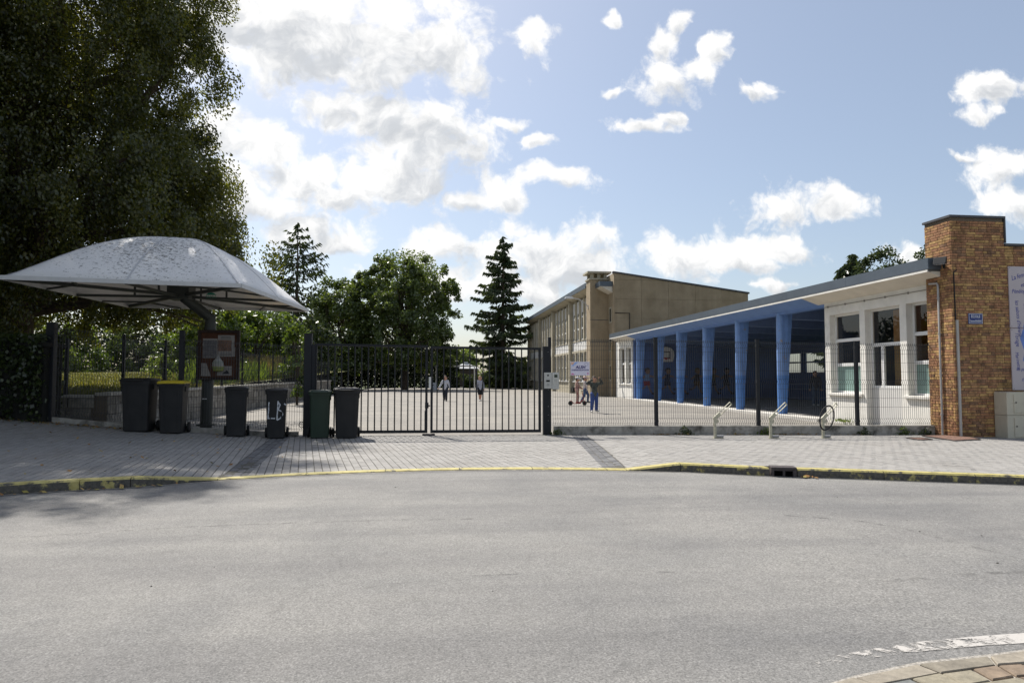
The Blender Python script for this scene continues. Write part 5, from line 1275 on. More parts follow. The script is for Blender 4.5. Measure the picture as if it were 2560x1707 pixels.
# mesh fence on the retaining wall
lf = thing('mesh_fence', (RX-.1, 17, 0), 0, 'dark mesh fence standing on the stone retaining wall', 'fence')
for k, a in enumerate(np.arange(17, 48, 2.55)):
    b_ = a+2.5; o = wire_panel((0,0,0),(0,2.5,0), zrw(a)+.1, zrw(a)+1.32, zrw(b_)+.1, zrw(b_)+1.32, folds=2, sp=.10 if a < 28 else .16, r=.003, hs=.2).build('wire_panel', WIRE, lf, kind='stuff'); o.location = (0, a-17, 0)
    MB().box(-.03,.03,-.03,.03,zrw(a)+.02,zrw(a)+1.4).build('post', ANTH, lf).location = (0, a-17-.025, 0)
lf2 = thing('mesh_fence', (-8.0, LAWN_Y0-.12, 0), 0, 'dark mesh fence on top of the shaded block wall', 'fence')
for k in range(5):
    a = -8.0-k*2.55; o = wire_panel((0,0,0),(-2.5,0,0), .9, 2.05, .9, 2.05, folds=2, sp=.06, r=.003).build('wire_panel', WIRE, lf2, kind='stuff'); o.location = (-k*2.55-.025, 0, 0)
    MB().box(-.035,.035,-.035,.035,.86,2.1).build('post', ANTH, lf2).location = (-k*2.55, 0, 0)

# ------------------------------------------------------------------ foliage
def unit(a): return a/np.maximum(1e-9, np.linalg.norm(a, axis=1, keepdims=True))
def leaf_quads(C, size, asp, out, droop=.5, spread=1.0, var=.35):
    n = len(C); s = size*(1+var*(RNG.random(n)*2-1))
    a = unit(out*.5+np.array([0,0,-droop])+spread*RNG.normal(size=(n,3))*.6)
    nn = unit(RNG.normal(size=(n,3))*.8+np.array([0,0,.7])+out*.35)
    b = unit(np.cross(nn, a)); a = unit(a)
    A = a*s[:,None]/2; B = b*(s*asp)[:,None]/2
    return np.stack([C-A, C+B-A*.1, C+A, C-B-A*.1], axis=1)
def branches(mb, p0, p1, r0, r1, n=5, sag=0.0, wob=.08, sides=6):
    p0 = Vector(p0); p1 = Vector(p1); L = (p1-p0).length; pts = []; rad = []
    for i in range(n+1):
        t = i/n; p = p0.lerp(p1, t)+Vector((random.uniform(-1,1),random.uniform(-1,1),random.uniform(-.6,.6)))*L*wob*(t*(1-t)*4*.5)
        p.z += sag*L*math.sin(math.pi*t); pts.append(p); rad.append(r0+(r1-r0)*t)
    mb.tube(pts, rad, sides); return pts
def broadleaf(name, label, base, prof, leaf, mat, nclump, per, crad, trunk_r, trunk_top, group=None, cat='tree', flat=.75, inner=.25, droop=.5, limbs=26, asp=.62, seed=1, squash=(1,1), parts=('trunk','crown'), shift=(0,0), boughs=0, fill=0):
    global RNG
    RNG = np.random.default_rng(seed); random.seed(seed)
    t = thing(name, base, 0, label, cat, group)
    zs = np.array([p[0] for p in prof]); rs_ = np.array([p[1] for p in prof])
    zz = np.linspace(zs[0], zs[-1], 200); rr = np.interp(zz, zs, rs_); cdf = np.cumsum(rr**1.4+.02); cdf /= cdf[-1]
    cz = np.interp(RNG.random(nclump), cdf, zz); cr = np.interp(cz, zs, rs_)
    th = RNG.random(nclump)*2*np.pi; q = np.sqrt(inner+(1-inner)*RNG.random(nclump))
    sx_ = np.interp(cz, [zs[0], zs[-1]], [0, 1])
    cc_ = np.stack([cr*q*np.cos(th)*squash[0]+shift[0]*sx_, cr*q*np.sin(th)*squash[1]+shift[1]*sx_, cz], axis=1)
    rad = crad*(.6+.8*RNG.random(nclump))
    if boughs:           # sprays hang in strings under the boughs
        kb = RNG.integers(boughs, size=nclump); hang = RNG.random(nclump)
        offv = RNG.normal(size=(nclump,3))*np.array([.42,.42,.15]); offv[:,2] -= hang*1.5
        lim = cc_[:boughs][kb]+offv; cc_ = np.where((np.arange(nclump) < boughs)[:,None], cc_, lim); rad = rad*(1.05-.45*hang)
    k = np.repeat(np.arange(nclump), per); n = len(k)
    v = unit(RNG.normal(size=(n,3)))*(RNG.random(n)**.45)[:,None]
    C = cc_[k]+v*rad[k][:,None]*np.array([1,1,flat]); C[:,2] -= (v[:,0]**2+v[:,1]**2)*rad[k]*.35
    if fill:
        fz = np.interp(RNG.random(fill), cdf, zz); fr_ = np.interp(fz, zs, rs_)*.80*np.sqrt(RNG.random(fill)); ft = RNG.random(fill)*2*np.pi
        C = np.concatenate([C, np.stack([fr_*np.cos(ft)*squash[0], fr_*np.sin(ft)*squash[1], fz+.4], axis=1)]); n = len(C)
    axis = np.stack([np.zeros(n), np.zeros(n), C[:,2]*.6+zs.mean()*.25], axis=1); out = unit(C-axis)
    o = link(parts[1], quads_mesh('crown', leaf_quads(C, leaf, asp, out, droop), mat), t)
    if trunk_r:
        mb = MB(); mb.tube([(0,0,-.3),(0,0,.3),(.05,.03,trunk_top*.5),(.0,.08,trunk_top),(.05,.05,trunk_top+(zs[-1]-trunk_top)*.65)], [trunk_r*1.35,trunk_r*1.05,trunk_r*.9,trunk_r*.75,trunk_r*.2], 10)
        mb.build(parts[0], BARK, t, smooth=True)
        mb = MB(); ids = RNG.choice(nclump, min(limbs, nclump), replace=False)
        for i in ids:
            e = cc_[i]; z0 = trunk_top*.75+max(0, (e[2]-trunk_top))*random.uniform(.15,.55); 
            pts = branches(mb, (0,.04,z0), e, trunk_r*random.uniform(.25,.5), .02, 5, .08, .12)
            for _ in range(2):
                j = int(RNG.integers(nclump)); 
                d = np.linalg.norm(cc_-e, axis=1); near = np.argsort(d)[1:6]; j = int(near[RNG.integers(len(near))])
                branches(mb, pts[3], cc_[j], trunk_r*.14, .012, 3, .05, .12, 5)
        mb.build('limbs', BARK, t, smooth=True, kind='stuff')
    return t
LIND = leafmat('linden_leaf', (.040,.054,.012), (.074,.090,.020), (.135,.135,.032), .50, .05)
ASHL = leafmat('ash_leaf', (.058,.088,.028), (.088,.128,.042), (.13,.18,.06), .42)
BUSH = leafmat('bush_leaf', (.04,.07,.014), (.07,.115,.022), (.12,.17,.036), .42)
NEED = leafmat('dark_needle', (.036,.053,.03), (.055,.08,.043), (.08,.112,.057), .24, .03)
HEDG = leafmat('hedge_leaf', (.016,.028,.010), (.03,.048,.016), (.055,.08,.024), .30)
LGT = leafmat('pale_leaf', (.08,.12,.03), (.12,.17,.045), (.16,.22,.06), .45)
link('ivy', quads_mesh('ivy', leaf_quads(IVY_C, .085, .8, np.tile([[0,-.8,.2]], (len(IVY_C),1)), .6), HEDG), gp_)['kind'] = 'stuff'  # leaves added over the pier to keep this shaded spot dark
gp_['label'] = 'old stone pier darkened for shade and covered in added ivy beside the outermost fence post'
# big linden at the left
broadleaf('linden_tree', 'huge dark linden tree overhanging the white shelter', (-11.6, 20.6, .45),
  [(3.0,2.6),(3.8,4.8),(4.8,5.8),(6.2,5.9),(7.4,5.4),(9.0,4.8),(10.4,4.2),(12,4.7),(13.6,4.6),(15,3.2),(16.2,1.0)], .090, LIND, 1800, 260, .50, .48, 3.4, flat=1.3, inner=.40, droop=1.1, limbs=60, asp=.58, seed=11, squash=(1.0,.88), shift=(.6,.4), boughs=380, fill=150000)
# a second darker crown low behind it, to its left
broadleaf('linden_tree', 'dark low branched linden tree behind the outermost fence post', (-16.2, 19.4, .5),
  [(1.6,3.2),(4,5.2),(7,5.6),(11,4.6),(13,2.5),(14.5,.6)], .17, LIND, 300, 300, 1.0, .38, 3.0, flat=1.0, inner=.2, droop=.9, limbs=30, seed=12, fill=20000)
# unseen linden added left of view to block sky and deepen the pavement shade
broadleaf('linden_tree', 'broad linden tree further along the pavement beyond the stone pier', (-13.3, 10.4, .3),
  [(2.4,3.0),(4,4.6),(7,5.0),(10,4.2),(12,2.5),(13.5,.6)], .17, LIND, 260, 300, .95, .36, 3.0, flat=1.0, inner=.2, droop=.9, limbs=24, seed=17, fill=16000)
def place(px, F, z=0):
    p = PF(px, 942, F); return (p.x, p.y, z)
def ht(py, F): return PF(1280, py, F).z
# sunlit small round tree behind the notice board
F = 38; b_ = place(640, F, zl_(36)); h = ht(772,F)-b_[2]
broadleaf('field_maple', 'sunlit round green tree on the lawn behind the notice board', b_, [(.3,1.0),(1.2,2.1),(2.4,2.5),(3.4,2.0),(h-.3,1.0),(h,.3)], .20, BUSH, 90, 210, .62, .10, 1.0, limbs=20, seed=13, inner=.45)
F = 33; b_ = place(525, F, zl_(31))
broadleaf('shrub', 'loose green shrub at the lawn edge left of the notice board', b_, [(.0,.9),(1.0,1.6),(2.2,1.7),(3.4,1.2),(4.4,.4)], .16, BUSH, 46, 170, .5, .07, .6, cat='shrub', seed=14, parts=('stem','foliage'))
F = 31; b_ = place(772, F, zl_(30))
broadleaf('shrub', 'slim leafy shrub growing behind the gate post', (b_[0]-.5, b_[1], b_[2]-.8), [(.2,.3),(1.0,.6),(2.0,.75),(2.9,.5),(3.5,.2)], .15, BUSH, 16, 130, .34, .05, .5, cat='shrub', seed=15, parts=('stem','foliage'))
# conifer with upswept sparse branches, and the drooping spruce
def conifer(name, label, base, H, Rb, z0, nwh, nbr, droop, lift, spr, spl, seed, mat=NEED, cat='tree', group=None, power=.9, hang=.9, trunk_r=.28):
    global RNG
    RNG = np.random.default_rng(seed); random.seed(seed); t = thing(name, base, 0, label, cat, group)
    MB().tube([(0,0,-.3),(0,0,H*.4),(0.05,0,H*.8),(0,0,H)], [trunk_r,trunk_r*.72,trunk_r*.3,.02], 10).build('trunk', BARK, t, smooth=True)
    br = MB(); Cs = []; As = []; Ss = []
    for i in range(nwh):
        f = i/(nwh-1); z = z0+(H-.35-z0)*f**.92; Rz = Rb*(1-f)**power+.18
        for k in range(nbr):
            az = random.random()*2*math.pi; L = Rz*random.uniform(.62,1.12); d = Vector((math.cos(az), math.sin(az), 0)); sd = Vector((-d.y, d.x, 0))
            pts = []; n = 7; zz0 = z+random.uniform(-.25,.25)
            for j in range(n+1):
                s_ = j/n; pts.append(d*L*s_+Vector((0,0,zz0-droop*L*math.sin(math.pi*.5*s_)**1.2*(1-f*.5)+lift*L*s_**2.4)))
            br.tube(pts, [max(.008, .05*(1-j/n)*(1-f*.6)+.008) for j in range(n+1)], 4, False)
            m_ = max(6, int(spr*L))
            for q in range(m_):
                s_ = .12+.88*(q+random.random())/m_; j = min(n-1, int(s_*n)); P = pts[j].lerp(pts[j+1], s_*n-j)
                side_ = random.choice((-1,1))*random.random()**.7; w_ = .30*L*(1.05-s_)*.9+.10
                P = P+sd*side_*w_+Vector((0,0,-abs(side_)*w_*.35+random.uniform(-.06,.03)))
                ax = (d*.5+sd*side_*.7+Vector((random.uniform(-.3,.3),random.uniform(-.3,.3),-hang*random.uniform(.2,1.2)))).normalized()
                Cs.append(P); As.append(ax); Ss.append(spl*random.uniform(.55,1.3))
    br.build('limbs', BARK, t, kind='stuff')
    C = np.array(Cs); A = np.array(As); s_ = np.array(Ss); n = len(C)
    B = unit(np.cross(A, unit(RNG.normal(size=(n,3))))); V = np.stack([C-A*(s_*.25)[:,None], C+B*(s_*.16)[:,None]+A*(s_*.1)[:,None], C+A*(s_*.75)[:,None], C-B*(s_*.16)[:,None]+A*(s_*.1)[:,None]], axis=1)
    B2 = unit(np.cross(A, B)); V2 = np.stack([C-A*(s_*.2)[:,None], C+B2*(s_*.14)[:,None], C+A*(s_*.65)[:,None], C-B2*(s_*.14)[:,None]], axis=1)
    link('crown', quads_mesh('crown', np.concatenate([V, V2]), mat), t); return t
F = 70; conifer('fir_tree', 'tall sparse fir tree with bare upturned branches above the shelter edge', place(738, F, 0), ht(556,F), 7.2, 2.0, 24, 5, .06, .28, 10, .58, 31, hang=.9, power=.70)
F = 76; conifer('spruce_tree', 'tall dark spruce tree with drooping branches beside the classroom block', place(1257, F, 0), ht(590,F), 5.0, 1.2, 21, 7, .24, .16, 22, .60, 32, hang=1.3, power=.62)
# broad trees beyond the yard
F = 68; h = ht(641,F)
broadleaf('ash_tree', 'broad rounded ash tree standing behind the yard', place(1012, F, 0), [(2.2,2.6),(4.0,4.9),(5.4,6.0),(7.0,5.6),(8.5,5.7),(10.5,5.0),(12.3,3.9),(13.6,2.7),(h,.8)], .25, ASHL, 520, 130, .58, .30, 3.2, limbs=70, inner=.30, seed=41, droop=.6, boughs=120, flat=.9, fill=14000)
F = 66; h = ht(690,F)
broadleaf('ash_tree', 'narrower ash tree between the fir and the broad ash', place(850, F, 0), [(1.5,1.6),(3.5,2.4),(6.5,2.8),(9.0,2.4),(11,1.3),(h,.3)], .26, ASHL, 140, 160, .75, .22, 2.6, limbs=30, inner=.30, seed=42, droop=.6)
F = 72; h = ht(760,F)
broadleaf('ash_tree', 'low dark tree under the fir behind the yard wall', place(780, F, 0), [(.8,2.0),(3,3.4),(5.5,3.2),(7.5,1.8),(h,.3)], .32, ASHL, 80, 130, .9, .2, 2.0, limbs=20, inner=.35, seed=43)
F = 120; broadleaf('willow_tree', 'pale green far tree seen between the ash and the spruce', place(1160, F, 0), [(.5,2.2),(2.5,3.6),(4.5,2.8),(6.4,.6)], .42, LGT, 50, 110, 1.0, .2, 2.0, limbs=10, seed=44)
# hedges: boxes of leaves
def hedge(name, label, x0, x1, y0, y1, z0, z1, n, leaf, mat, seed, cat='hedge', lump=.25):
    rg = np.random.default_rng(seed); c = Vector(((x0+x1)/2, (y0+y1)/2, z0)); t = thing(name, c, 0, label, cat)
    X = rg.uniform(x0, x1, n); Y = np.where(rg.random(n) < .55, y0+rg.random(n)**2*(y1-y0)*.4, rg.uniform(y0, y1, n)); 
    top = z1+lump*(np.sin(X*1.7+seed)+np.sin(X*.63+2*seed)*1.2+np.sin(X*4.1)*.5)*(z1-z0)*.18
    Z = z0+(top-z0)*rg.random(n)**.8; C = np.stack([X-c.x, Y-c.y, Z-c.z], axis=1)
    out = np.tile(np.array([[0,-.6,.4]]), (n,1)); link('foliage', quads_mesh('foliage', leaf_quads(C, leaf, .62, out, .3), mat), t)
    mb = MB()
    for x in np.arange(x0+.4, x1, 1.6): mb.tube([(x-c.x, .0, -.1),(x-c.x+.1, .05, (z1-z0)*.7)], [.05,.02], 5)
    mb.build('stems', BARK, t); return t
yl = 80.5
hedge('hedge', 'dark tall hedge closing the far side of the yard behind the bars', -16, 3.4, yl, yl+2.6, -.05, 3.5, 24000, .30, HEDG, 51)
hedge('hedge', 'low leafy laurel hedge under the spruce', 3.8, 11.4, yl-1.8, yl-.2, -.05, 1.5, 7000, .26, BUSH, 52, lump=.8)
hedge('hedge', 'dark hedge behind the laurel under the spruce', 6.9, 12.5, yl+1.6, yl+3.4, -.05, 3.2, 6000, .30, HEDG, 53)
hedge('hedge', 'dark overgrown hedge beyond the raised lawn at the far end of the wall', -18, -6.9, 51, 54.5, .0, 4.6, 15000, .26, HEDG, 54, lump=.6)
hedge('hedge', 'dark tall hedge along the back of the raised lawn behind the shelter', -52, -17.5, 60, 63, 1.4, 6.2, 16000, .34, HEDG, 55, lump=.7)
# shrubs across the lawn at the left
for k, (px, F, hh, rr_) in enumerate(((190,52,3.6,2.6),(330,56,4.2,3.0),(465,50,3.4,2.4),(70,48,4.0,2.6))):
    b_ = place(px, F, zl_(F)-.1)
    broadleaf('shrub', ['spreading shrub at the back of the lawn, seen through the outermost fence bay','bushy shrub at the back of the lawn behind the largest bin','leafy shrub at the back of the lawn behind the yellow lidded bin','shrub at the back of the lawn beside the stone pier'][k], b_, [(0,rr_*.8),(hh*.4,rr_),(hh*.8,rr_*.6),(hh,.3)], .22, (BUSH, ASHL)[k % 2], 46, 130, .7, .08, .7, cat='shrub', seed=60+k, limbs=10, parts=('stem','foliage'))
F = 27; b_ = place(405, F, zl_(25)-.1)
broadleaf('shrub', 'small bright sapling on the lawn behind the bins', b_, [(0,.25),(.5,.45),(1.0,.3),(1.4,.1)], .12, LGT, 10, 60, .2, .03, .4, cat='shrub', seed=66, limbs=9, parts=('stem','foliage'))
# trees over the roof at the right
F = 62; conifer('spruce_tree', 'small pointed spruce top rising behind the grey roof', place(2138, F, 0), ht(634,F), 4.6, 3.0, 22, 9, .18, .14, 26, .6, 33, hang=.8, power=.75)
F = 58; broadleaf('pine_tree', 'ragged dark pine top rising behind the grey roof beside the spruce', place(2212, F, 0), [(5,2.4),(8,2.7),(10.5,2.1),(ht(618,F),.6)], .24, NEED, 130, 130, .65, .2, 4.5, limbs=24, seed=45, inner=.3)
F = 60; broadleaf('pine_tree', 'dark pine top just behind the brick tower', place(2335, F, 0), [(5,2.0),(8,2.2),(10.5,1.6),(ht(608,F),.4)], .24, NEED, 70, 110, .65, .2, 4.5, limbs=20, seed=46, inner=.3)
for k, (x, y) in enumerate(((29,33),(27.5,40),(33,50))):
    broadleaf('shrub', ['bush outside the back windows of the covered playground','sunlit bush outside the last back window of the hall','tall bush beyond the hall, seen through its windows'][k], (x,y,-.5), [(0,1.6),(1.2,2.2),(2.2,1.8),(3.0,.5)], .22, LGT, 34, 110, .6, .08, .6, cat='shrub', seed=70+k, limbs=8, parts=('stem','foliage'))
# grass blades, tall dry grass, weeds, fallen leaves
def blades(name, label, pts, h, w, mat, seed, lean=.35):
    rg = np.random.default_rng(seed); n = len(pts); hh = h*(.5+rg.random(n)); az = rg.random(n)*2*np.pi
    d = np.stack([np.cos(az), np.sin(az), np.zeros(n)], axis=1); l_ = rg.normal(size=(n,3))*lean; l_[:,2] = 1
    top = pts+unit(l_)*hh[:,None]; b = d*(w/2); V = np.stack([pts-b, pts+b, top+b*.2, top-b*.2], axis=1)
    return tag(link(name, quads_mesh(name, V, mat)), label, kind='stuff')
GR = leafmat('grass_blade', (.06,.075,.018), (.10,.11,.028), (.17,.15,.045), .35); DRY = leafmat('dry_grass', (.16,.13,.065), (.23,.19,.10), (.30,.25,.14), .30)
rg = np.random.default_rng(3); n = 42000
Y = 16.6+(rg.random(n)**1.7)*34; X = RX-.3-rg.random(n)*(2+Y*.42); P = np.stack([X, Y, np.array([zl_(y) for y in Y])], axis=1)
blades('lawn_grass', 'short grass of the raised lawn', P, .10, .03, GR, 4)
n = 4200; X = RX-.5-rg.random(n)*2.6; Y = 34+rg.random(n)*12; P = np.stack([X, Y, np.array([zl_(y) for y in Y])], axis=1)
blades('tall_grass', 'tall dry grass standing along the top of the retaining wall', P, .85, .03, DRY, 5, .22)
n = 2600; X = RX-.4-rg.random(n)*1.8; Y = 26+rg.random(n)*18; P = np.stack([X, Y, np.array([zl_(y) for y in Y])], axis=1)
blades('green_tall_grass', 'green long grass and weeds along the top of the retaining wall', P, .7, .05, BUSH, 6, .4)
# weeds at the foot of the right plinth
WD = [(1390,'small weed tuft at the foot of the intercom post',.16),(1705,'grassy weed growing from the plinth near the first rack',.22),(1905,'weeds around the foot of the middle fence post',.20),(2150,'weeds at the foot of the fence post before the white rooms',.20),(2245,'dark trailing weed on the plinth before the white rooms',.24),(2300,'leafy weeds on the plinth beside the brick tower',.20),(2402,'weeds at the foot of the pale conduit',.20)]
for k, (px, lab, hh) in enumerate(WD):
    x = fx(px); rg = np.random.default_rng(80+k); n = 90; C = rg.normal(size=(n,3))*np.array([.10,.035,0]); C[:,1] = -np.abs(C[:,1])-.0; t = thing('weed', (x, FY-.11, zf(x)), 0, lab, 'weed', 'weeds along the foot of the fence')
    C[:,2] = rg.random(n)*hh*np.exp(-np.abs(C[:,0])*6); link('leaves', quads_mesh('leaves', leaf_quads(C, .05, .5, np.tile([[0,-.5,.5]], (n,1)), -.2), (BUSH, HEDG)[k % 2]), t)
    az = rg.random(14)*2*np.pi; b0 = np.zeros((14,3)); b0[:,0] = rg.normal(size=14)*.05; tp = b0+np.stack([np.cos(az)*.06, -np.abs(np.sin(az))*.05, hh*(.4+.6*rg.random(14))], axis=1); wd = np.tile([[.003,0,0]], (14,1))
    link('stems', quads_mesh('stems', np.stack([b0-wd, b0+wd, tp+wd*.3, tp-wd*.3], axis=1), BUSH), t)
p = PX(2110, 1048, 11.5); t = thing('weed', (11.45, p.y, 0), 0, 'bright weed in the yard at the foot of the white wall', 'weed', 'weeds along the foot of the fence'); rg = np.random.default_rng(99)
C = rg.normal(size=(120,3))*np.array([.08,.16,.03]); C[:,2] = np.abs(C[:,2])+.02; link('leaves', quads_mesh('leaves', leaf_quads(C, .07, .5, np.tile([[0,-.2,.6]], (120,1)), -.2), LGT), t)
# fallen leaves
DL = pieces('dead_leaf', [(0,(.20,.10,.035)),(.4,(.30,.17,.06)),(.7,(.36,.25,.10)),(1,(.25,.22,.06))], .9, .2, 60, .3, 40)
def litter(name, label, pts, size, seed):
    rg = np.random.default_rng(seed); n = len(pts); az = rg.random(n)*6.28; s = size*(.6+.8*rg.random(n))
    a = np.stack([np.cos(az), np.sin(az), rg.normal(size=n)*.25], axis=1)*s[:,None]; b = np.stack([-np.sin(az), np.cos(az), rg.normal(size=n)*.25], axis=1)*(s*.6)[:,None]
    C = pts+np.array([0,0,.008])+np.abs(np.stack([a[:,2],b[:,2],a[:,2]],axis=1)).max(axis=1)[:,None]*np.array([0,0,.6]); return tag(link(name, quads_mesh(name, np.stack([C-a/2, C+b/2, C+a/2, C-b/2], axis=1), DL)), label, kind='stuff')
rg = np.random.default_rng(8); L = []
for _ in range(150):
    x = rg.uniform(-9,-2.2); y = rg.uniform(gy(x)+.2, FY-.3); L.append((x, y, zp(x, y)))
for _ in range(420):
    x = rg.uniform(-9.5,-5.6); y = FY-.14-abs(rg.normal())*.16; L.append((x, y, zp(x, y)+.0))
litter('fallen_leaves', 'dead leaves scattered over the shaded pavement', np.array(L), .055, 9)
L = []
for px in (1650,1700,1840,1945,2000,2125): 
    x0 = fx(px)
    for _ in range(36): x = x0+rg.normal()*.16; y = FY-.11-abs(rg.normal())*.035; L.append((x, y, zp(x, y)))
litter('fallen_leaves', 'brown leaves gathered along the right plinth wall', np.array(L), .05, 10)
L = []
for _ in range(46): x = rg.uniform(-6,-2.6); y = gy(x)-.03-abs(rg.normal())*.05; L.append((x, y, zroad(x)+.004))
for _ in range(12): x = DRX1+.02+abs(rg.normal())*.08; L.append((x, gy(x)-.04-abs(rg.normal())*.03, zroad(x)+.004))
litter('fallen_leaves', 'dead leaves lying in the gutter', np.array(L), .06, 11)
# goal, steel box and shed at the far end of the yard
F = 70; a = place(1091, F); b2 = place(1187, F); gh = ht(913, F)
gt = thing('goal_frame', a, 0, 'white goal frame at the far side of the yard behind the gate bars', 'goal'); wv_ = b2[0]-a[0]; GW = simple('white_goal_paint', (.62,.62,.60), .5, .08)
MB().box(-.09,.09,-.06,.06,-.05,gh).build('post', GW, gt); MB().box(wv_-.05,wv_+.05,-.06,.06,-.05,gh).build('post', GW, gt); MB().box(.09,wv_-.05,-.055,.055,gh-.16,gh-.001).build('crossbar', GW, gt)
bx_ = place(1085.5, 66); t = thing('steel_box', bx_, 0, 'pale grey steel box standing beside the goal post', 'box'); MB().box(-.24,.24,-.2,.2,-.02,.72).build('housing', simple('pale_grey_steel', (.40,.42,.45), .5, .08), t, bevel=.02); MB().box(-.14,-.04,-.206,-.2005,.42,.52).box(-.14,-.06,-.206,-.2005,.14,.20).build('slot', BLACK, t)
F = 98; a = place(1128, F); b2 = place(1200, F); t = thing('garden_shed', a, 0, 'dark garden shed with pale grey roof beyond the goal', 'shed'); ww_ = b2[0]-a[0]; z0 = ht(921,F); z1 = ht(908,F)
MB().box(.3,ww_-.3,0,3,-.3,z0).build('wall', simple('dark_shed_wall', (.05,.035,.03), .8, .2), t); MB().hexa([(0,-.3,z0),(ww_,-.3,z0),(ww_,3.3,z0),(0,3.3,z0)], [(ww_*.42,1.2,z1),(ww_*.62,1.2,z1),(ww_*.62,1.8,z1),(ww_*.42,1.8,z1)]).build('roof', simple('pale_shed_roof', (.42,.43,.44), .6, .1), t)
MB().box(ww_*.46,ww_*.60,1.1,1.9,z1-.35,z1+.25).build('roof_vent', MATS['pale_shed_roof'], t)
# ------------------------------------------------------------------ people
def capsule(mb, p0, p1, r0, r1, n=10, m=4, fl=1.0):
    p0 = Vector(p0); p1 = Vector(p1); d = p1-p0; L = d.length
    t = d/L if L > 1e-6 else Vector((0,0,1)); a = t.orthogonal().normalized(); b = t.cross(a); rings = []
    for i in range(m+1): ph = -math.pi/2+math.pi/2*i/m; rings.append((p0+t*(r0*math.sin(ph)), max(1e-4, r0*math.cos(ph))))
    for i in range(m+1): ph = math.pi/2*i/m; rings.append((p1+t*(r1*math.sin(ph)), max(1e-4, r1*math.cos(ph))))
    vs = []
    for c, r_ in rings:
        for k in range(n): vs.append(c+(a*math.cos(2*math.pi*k/n)+b*math.sin(2*math.pi*k/n))*r_)
    fs = [(i*n+k, i*n+(k+1)%n, (i+1)*n+(k+1)%n, (i+1)*n+k) for i in range(len(rings)-1) for k in range(n)]
    fs += [tuple(range(n))[::-1], tuple((len(rings)-1)*n+k for k in range(n))]; mb.add(vs, fs)
def ellip(mb, c, rx, ry, rz, n=14, m=10, cut=None):
    c = Vector(c); vs = []; fs = []
    for i in range(m+1):
        ph = -math.pi/2+math.pi*i/m
        for k in range(n): vs.append(c+Vector((rx*max(.01,math.cos(ph))*math.cos(2*math.pi*k/n), ry*max(.01,math.cos(ph))*math.sin(2*math.pi*k/n), rz*math.sin(ph))))
    fs = [(i*n+k, i*n+(k+1)%n, (i+1)*n+(k+1)%n, (i+1)*n+k) for i in range(m) for k in range(n)]+[tuple(range(n))[::-1], tuple(m*n+k for k in range(n))]; mb.add(vs, fs)
def melt(mb, name, mat, parent, vox, smooth=4):
    me = mb.mesh('tmp'); tmp = bpy.data.objects.new('tmp', me); COL.objects.link(tmp)
    m1 = tmp.modifiers.new('r', 'REMESH'); m1.mode = 'VOXEL'; m1.voxel_size = vox
    m2 = tmp.modifiers.new('s', 'SMOOTH'); m2.iterations = smooth; m2.factor = .5
    dg = bpy.context.evaluated_depsgraph_get(); out = bpy.data.meshes.new_from_object(tmp.evaluated_get(dg)); bpy.data.objects.remove(tmp); bpy.data.meshes.remove(me)
    out.name = name; out.polygons.foreach_set('use_smooth', [True]*len(out.polygons)); return link(name, out, parent, mat)
SKIN = simple('skin', (.50,.28,.19), .55, .08, 8); EYE = simple('eye_dark', (.02,.015,.012), .3, .1); LIPS = simple('lips', (.33,.12,.10), .5, .1)
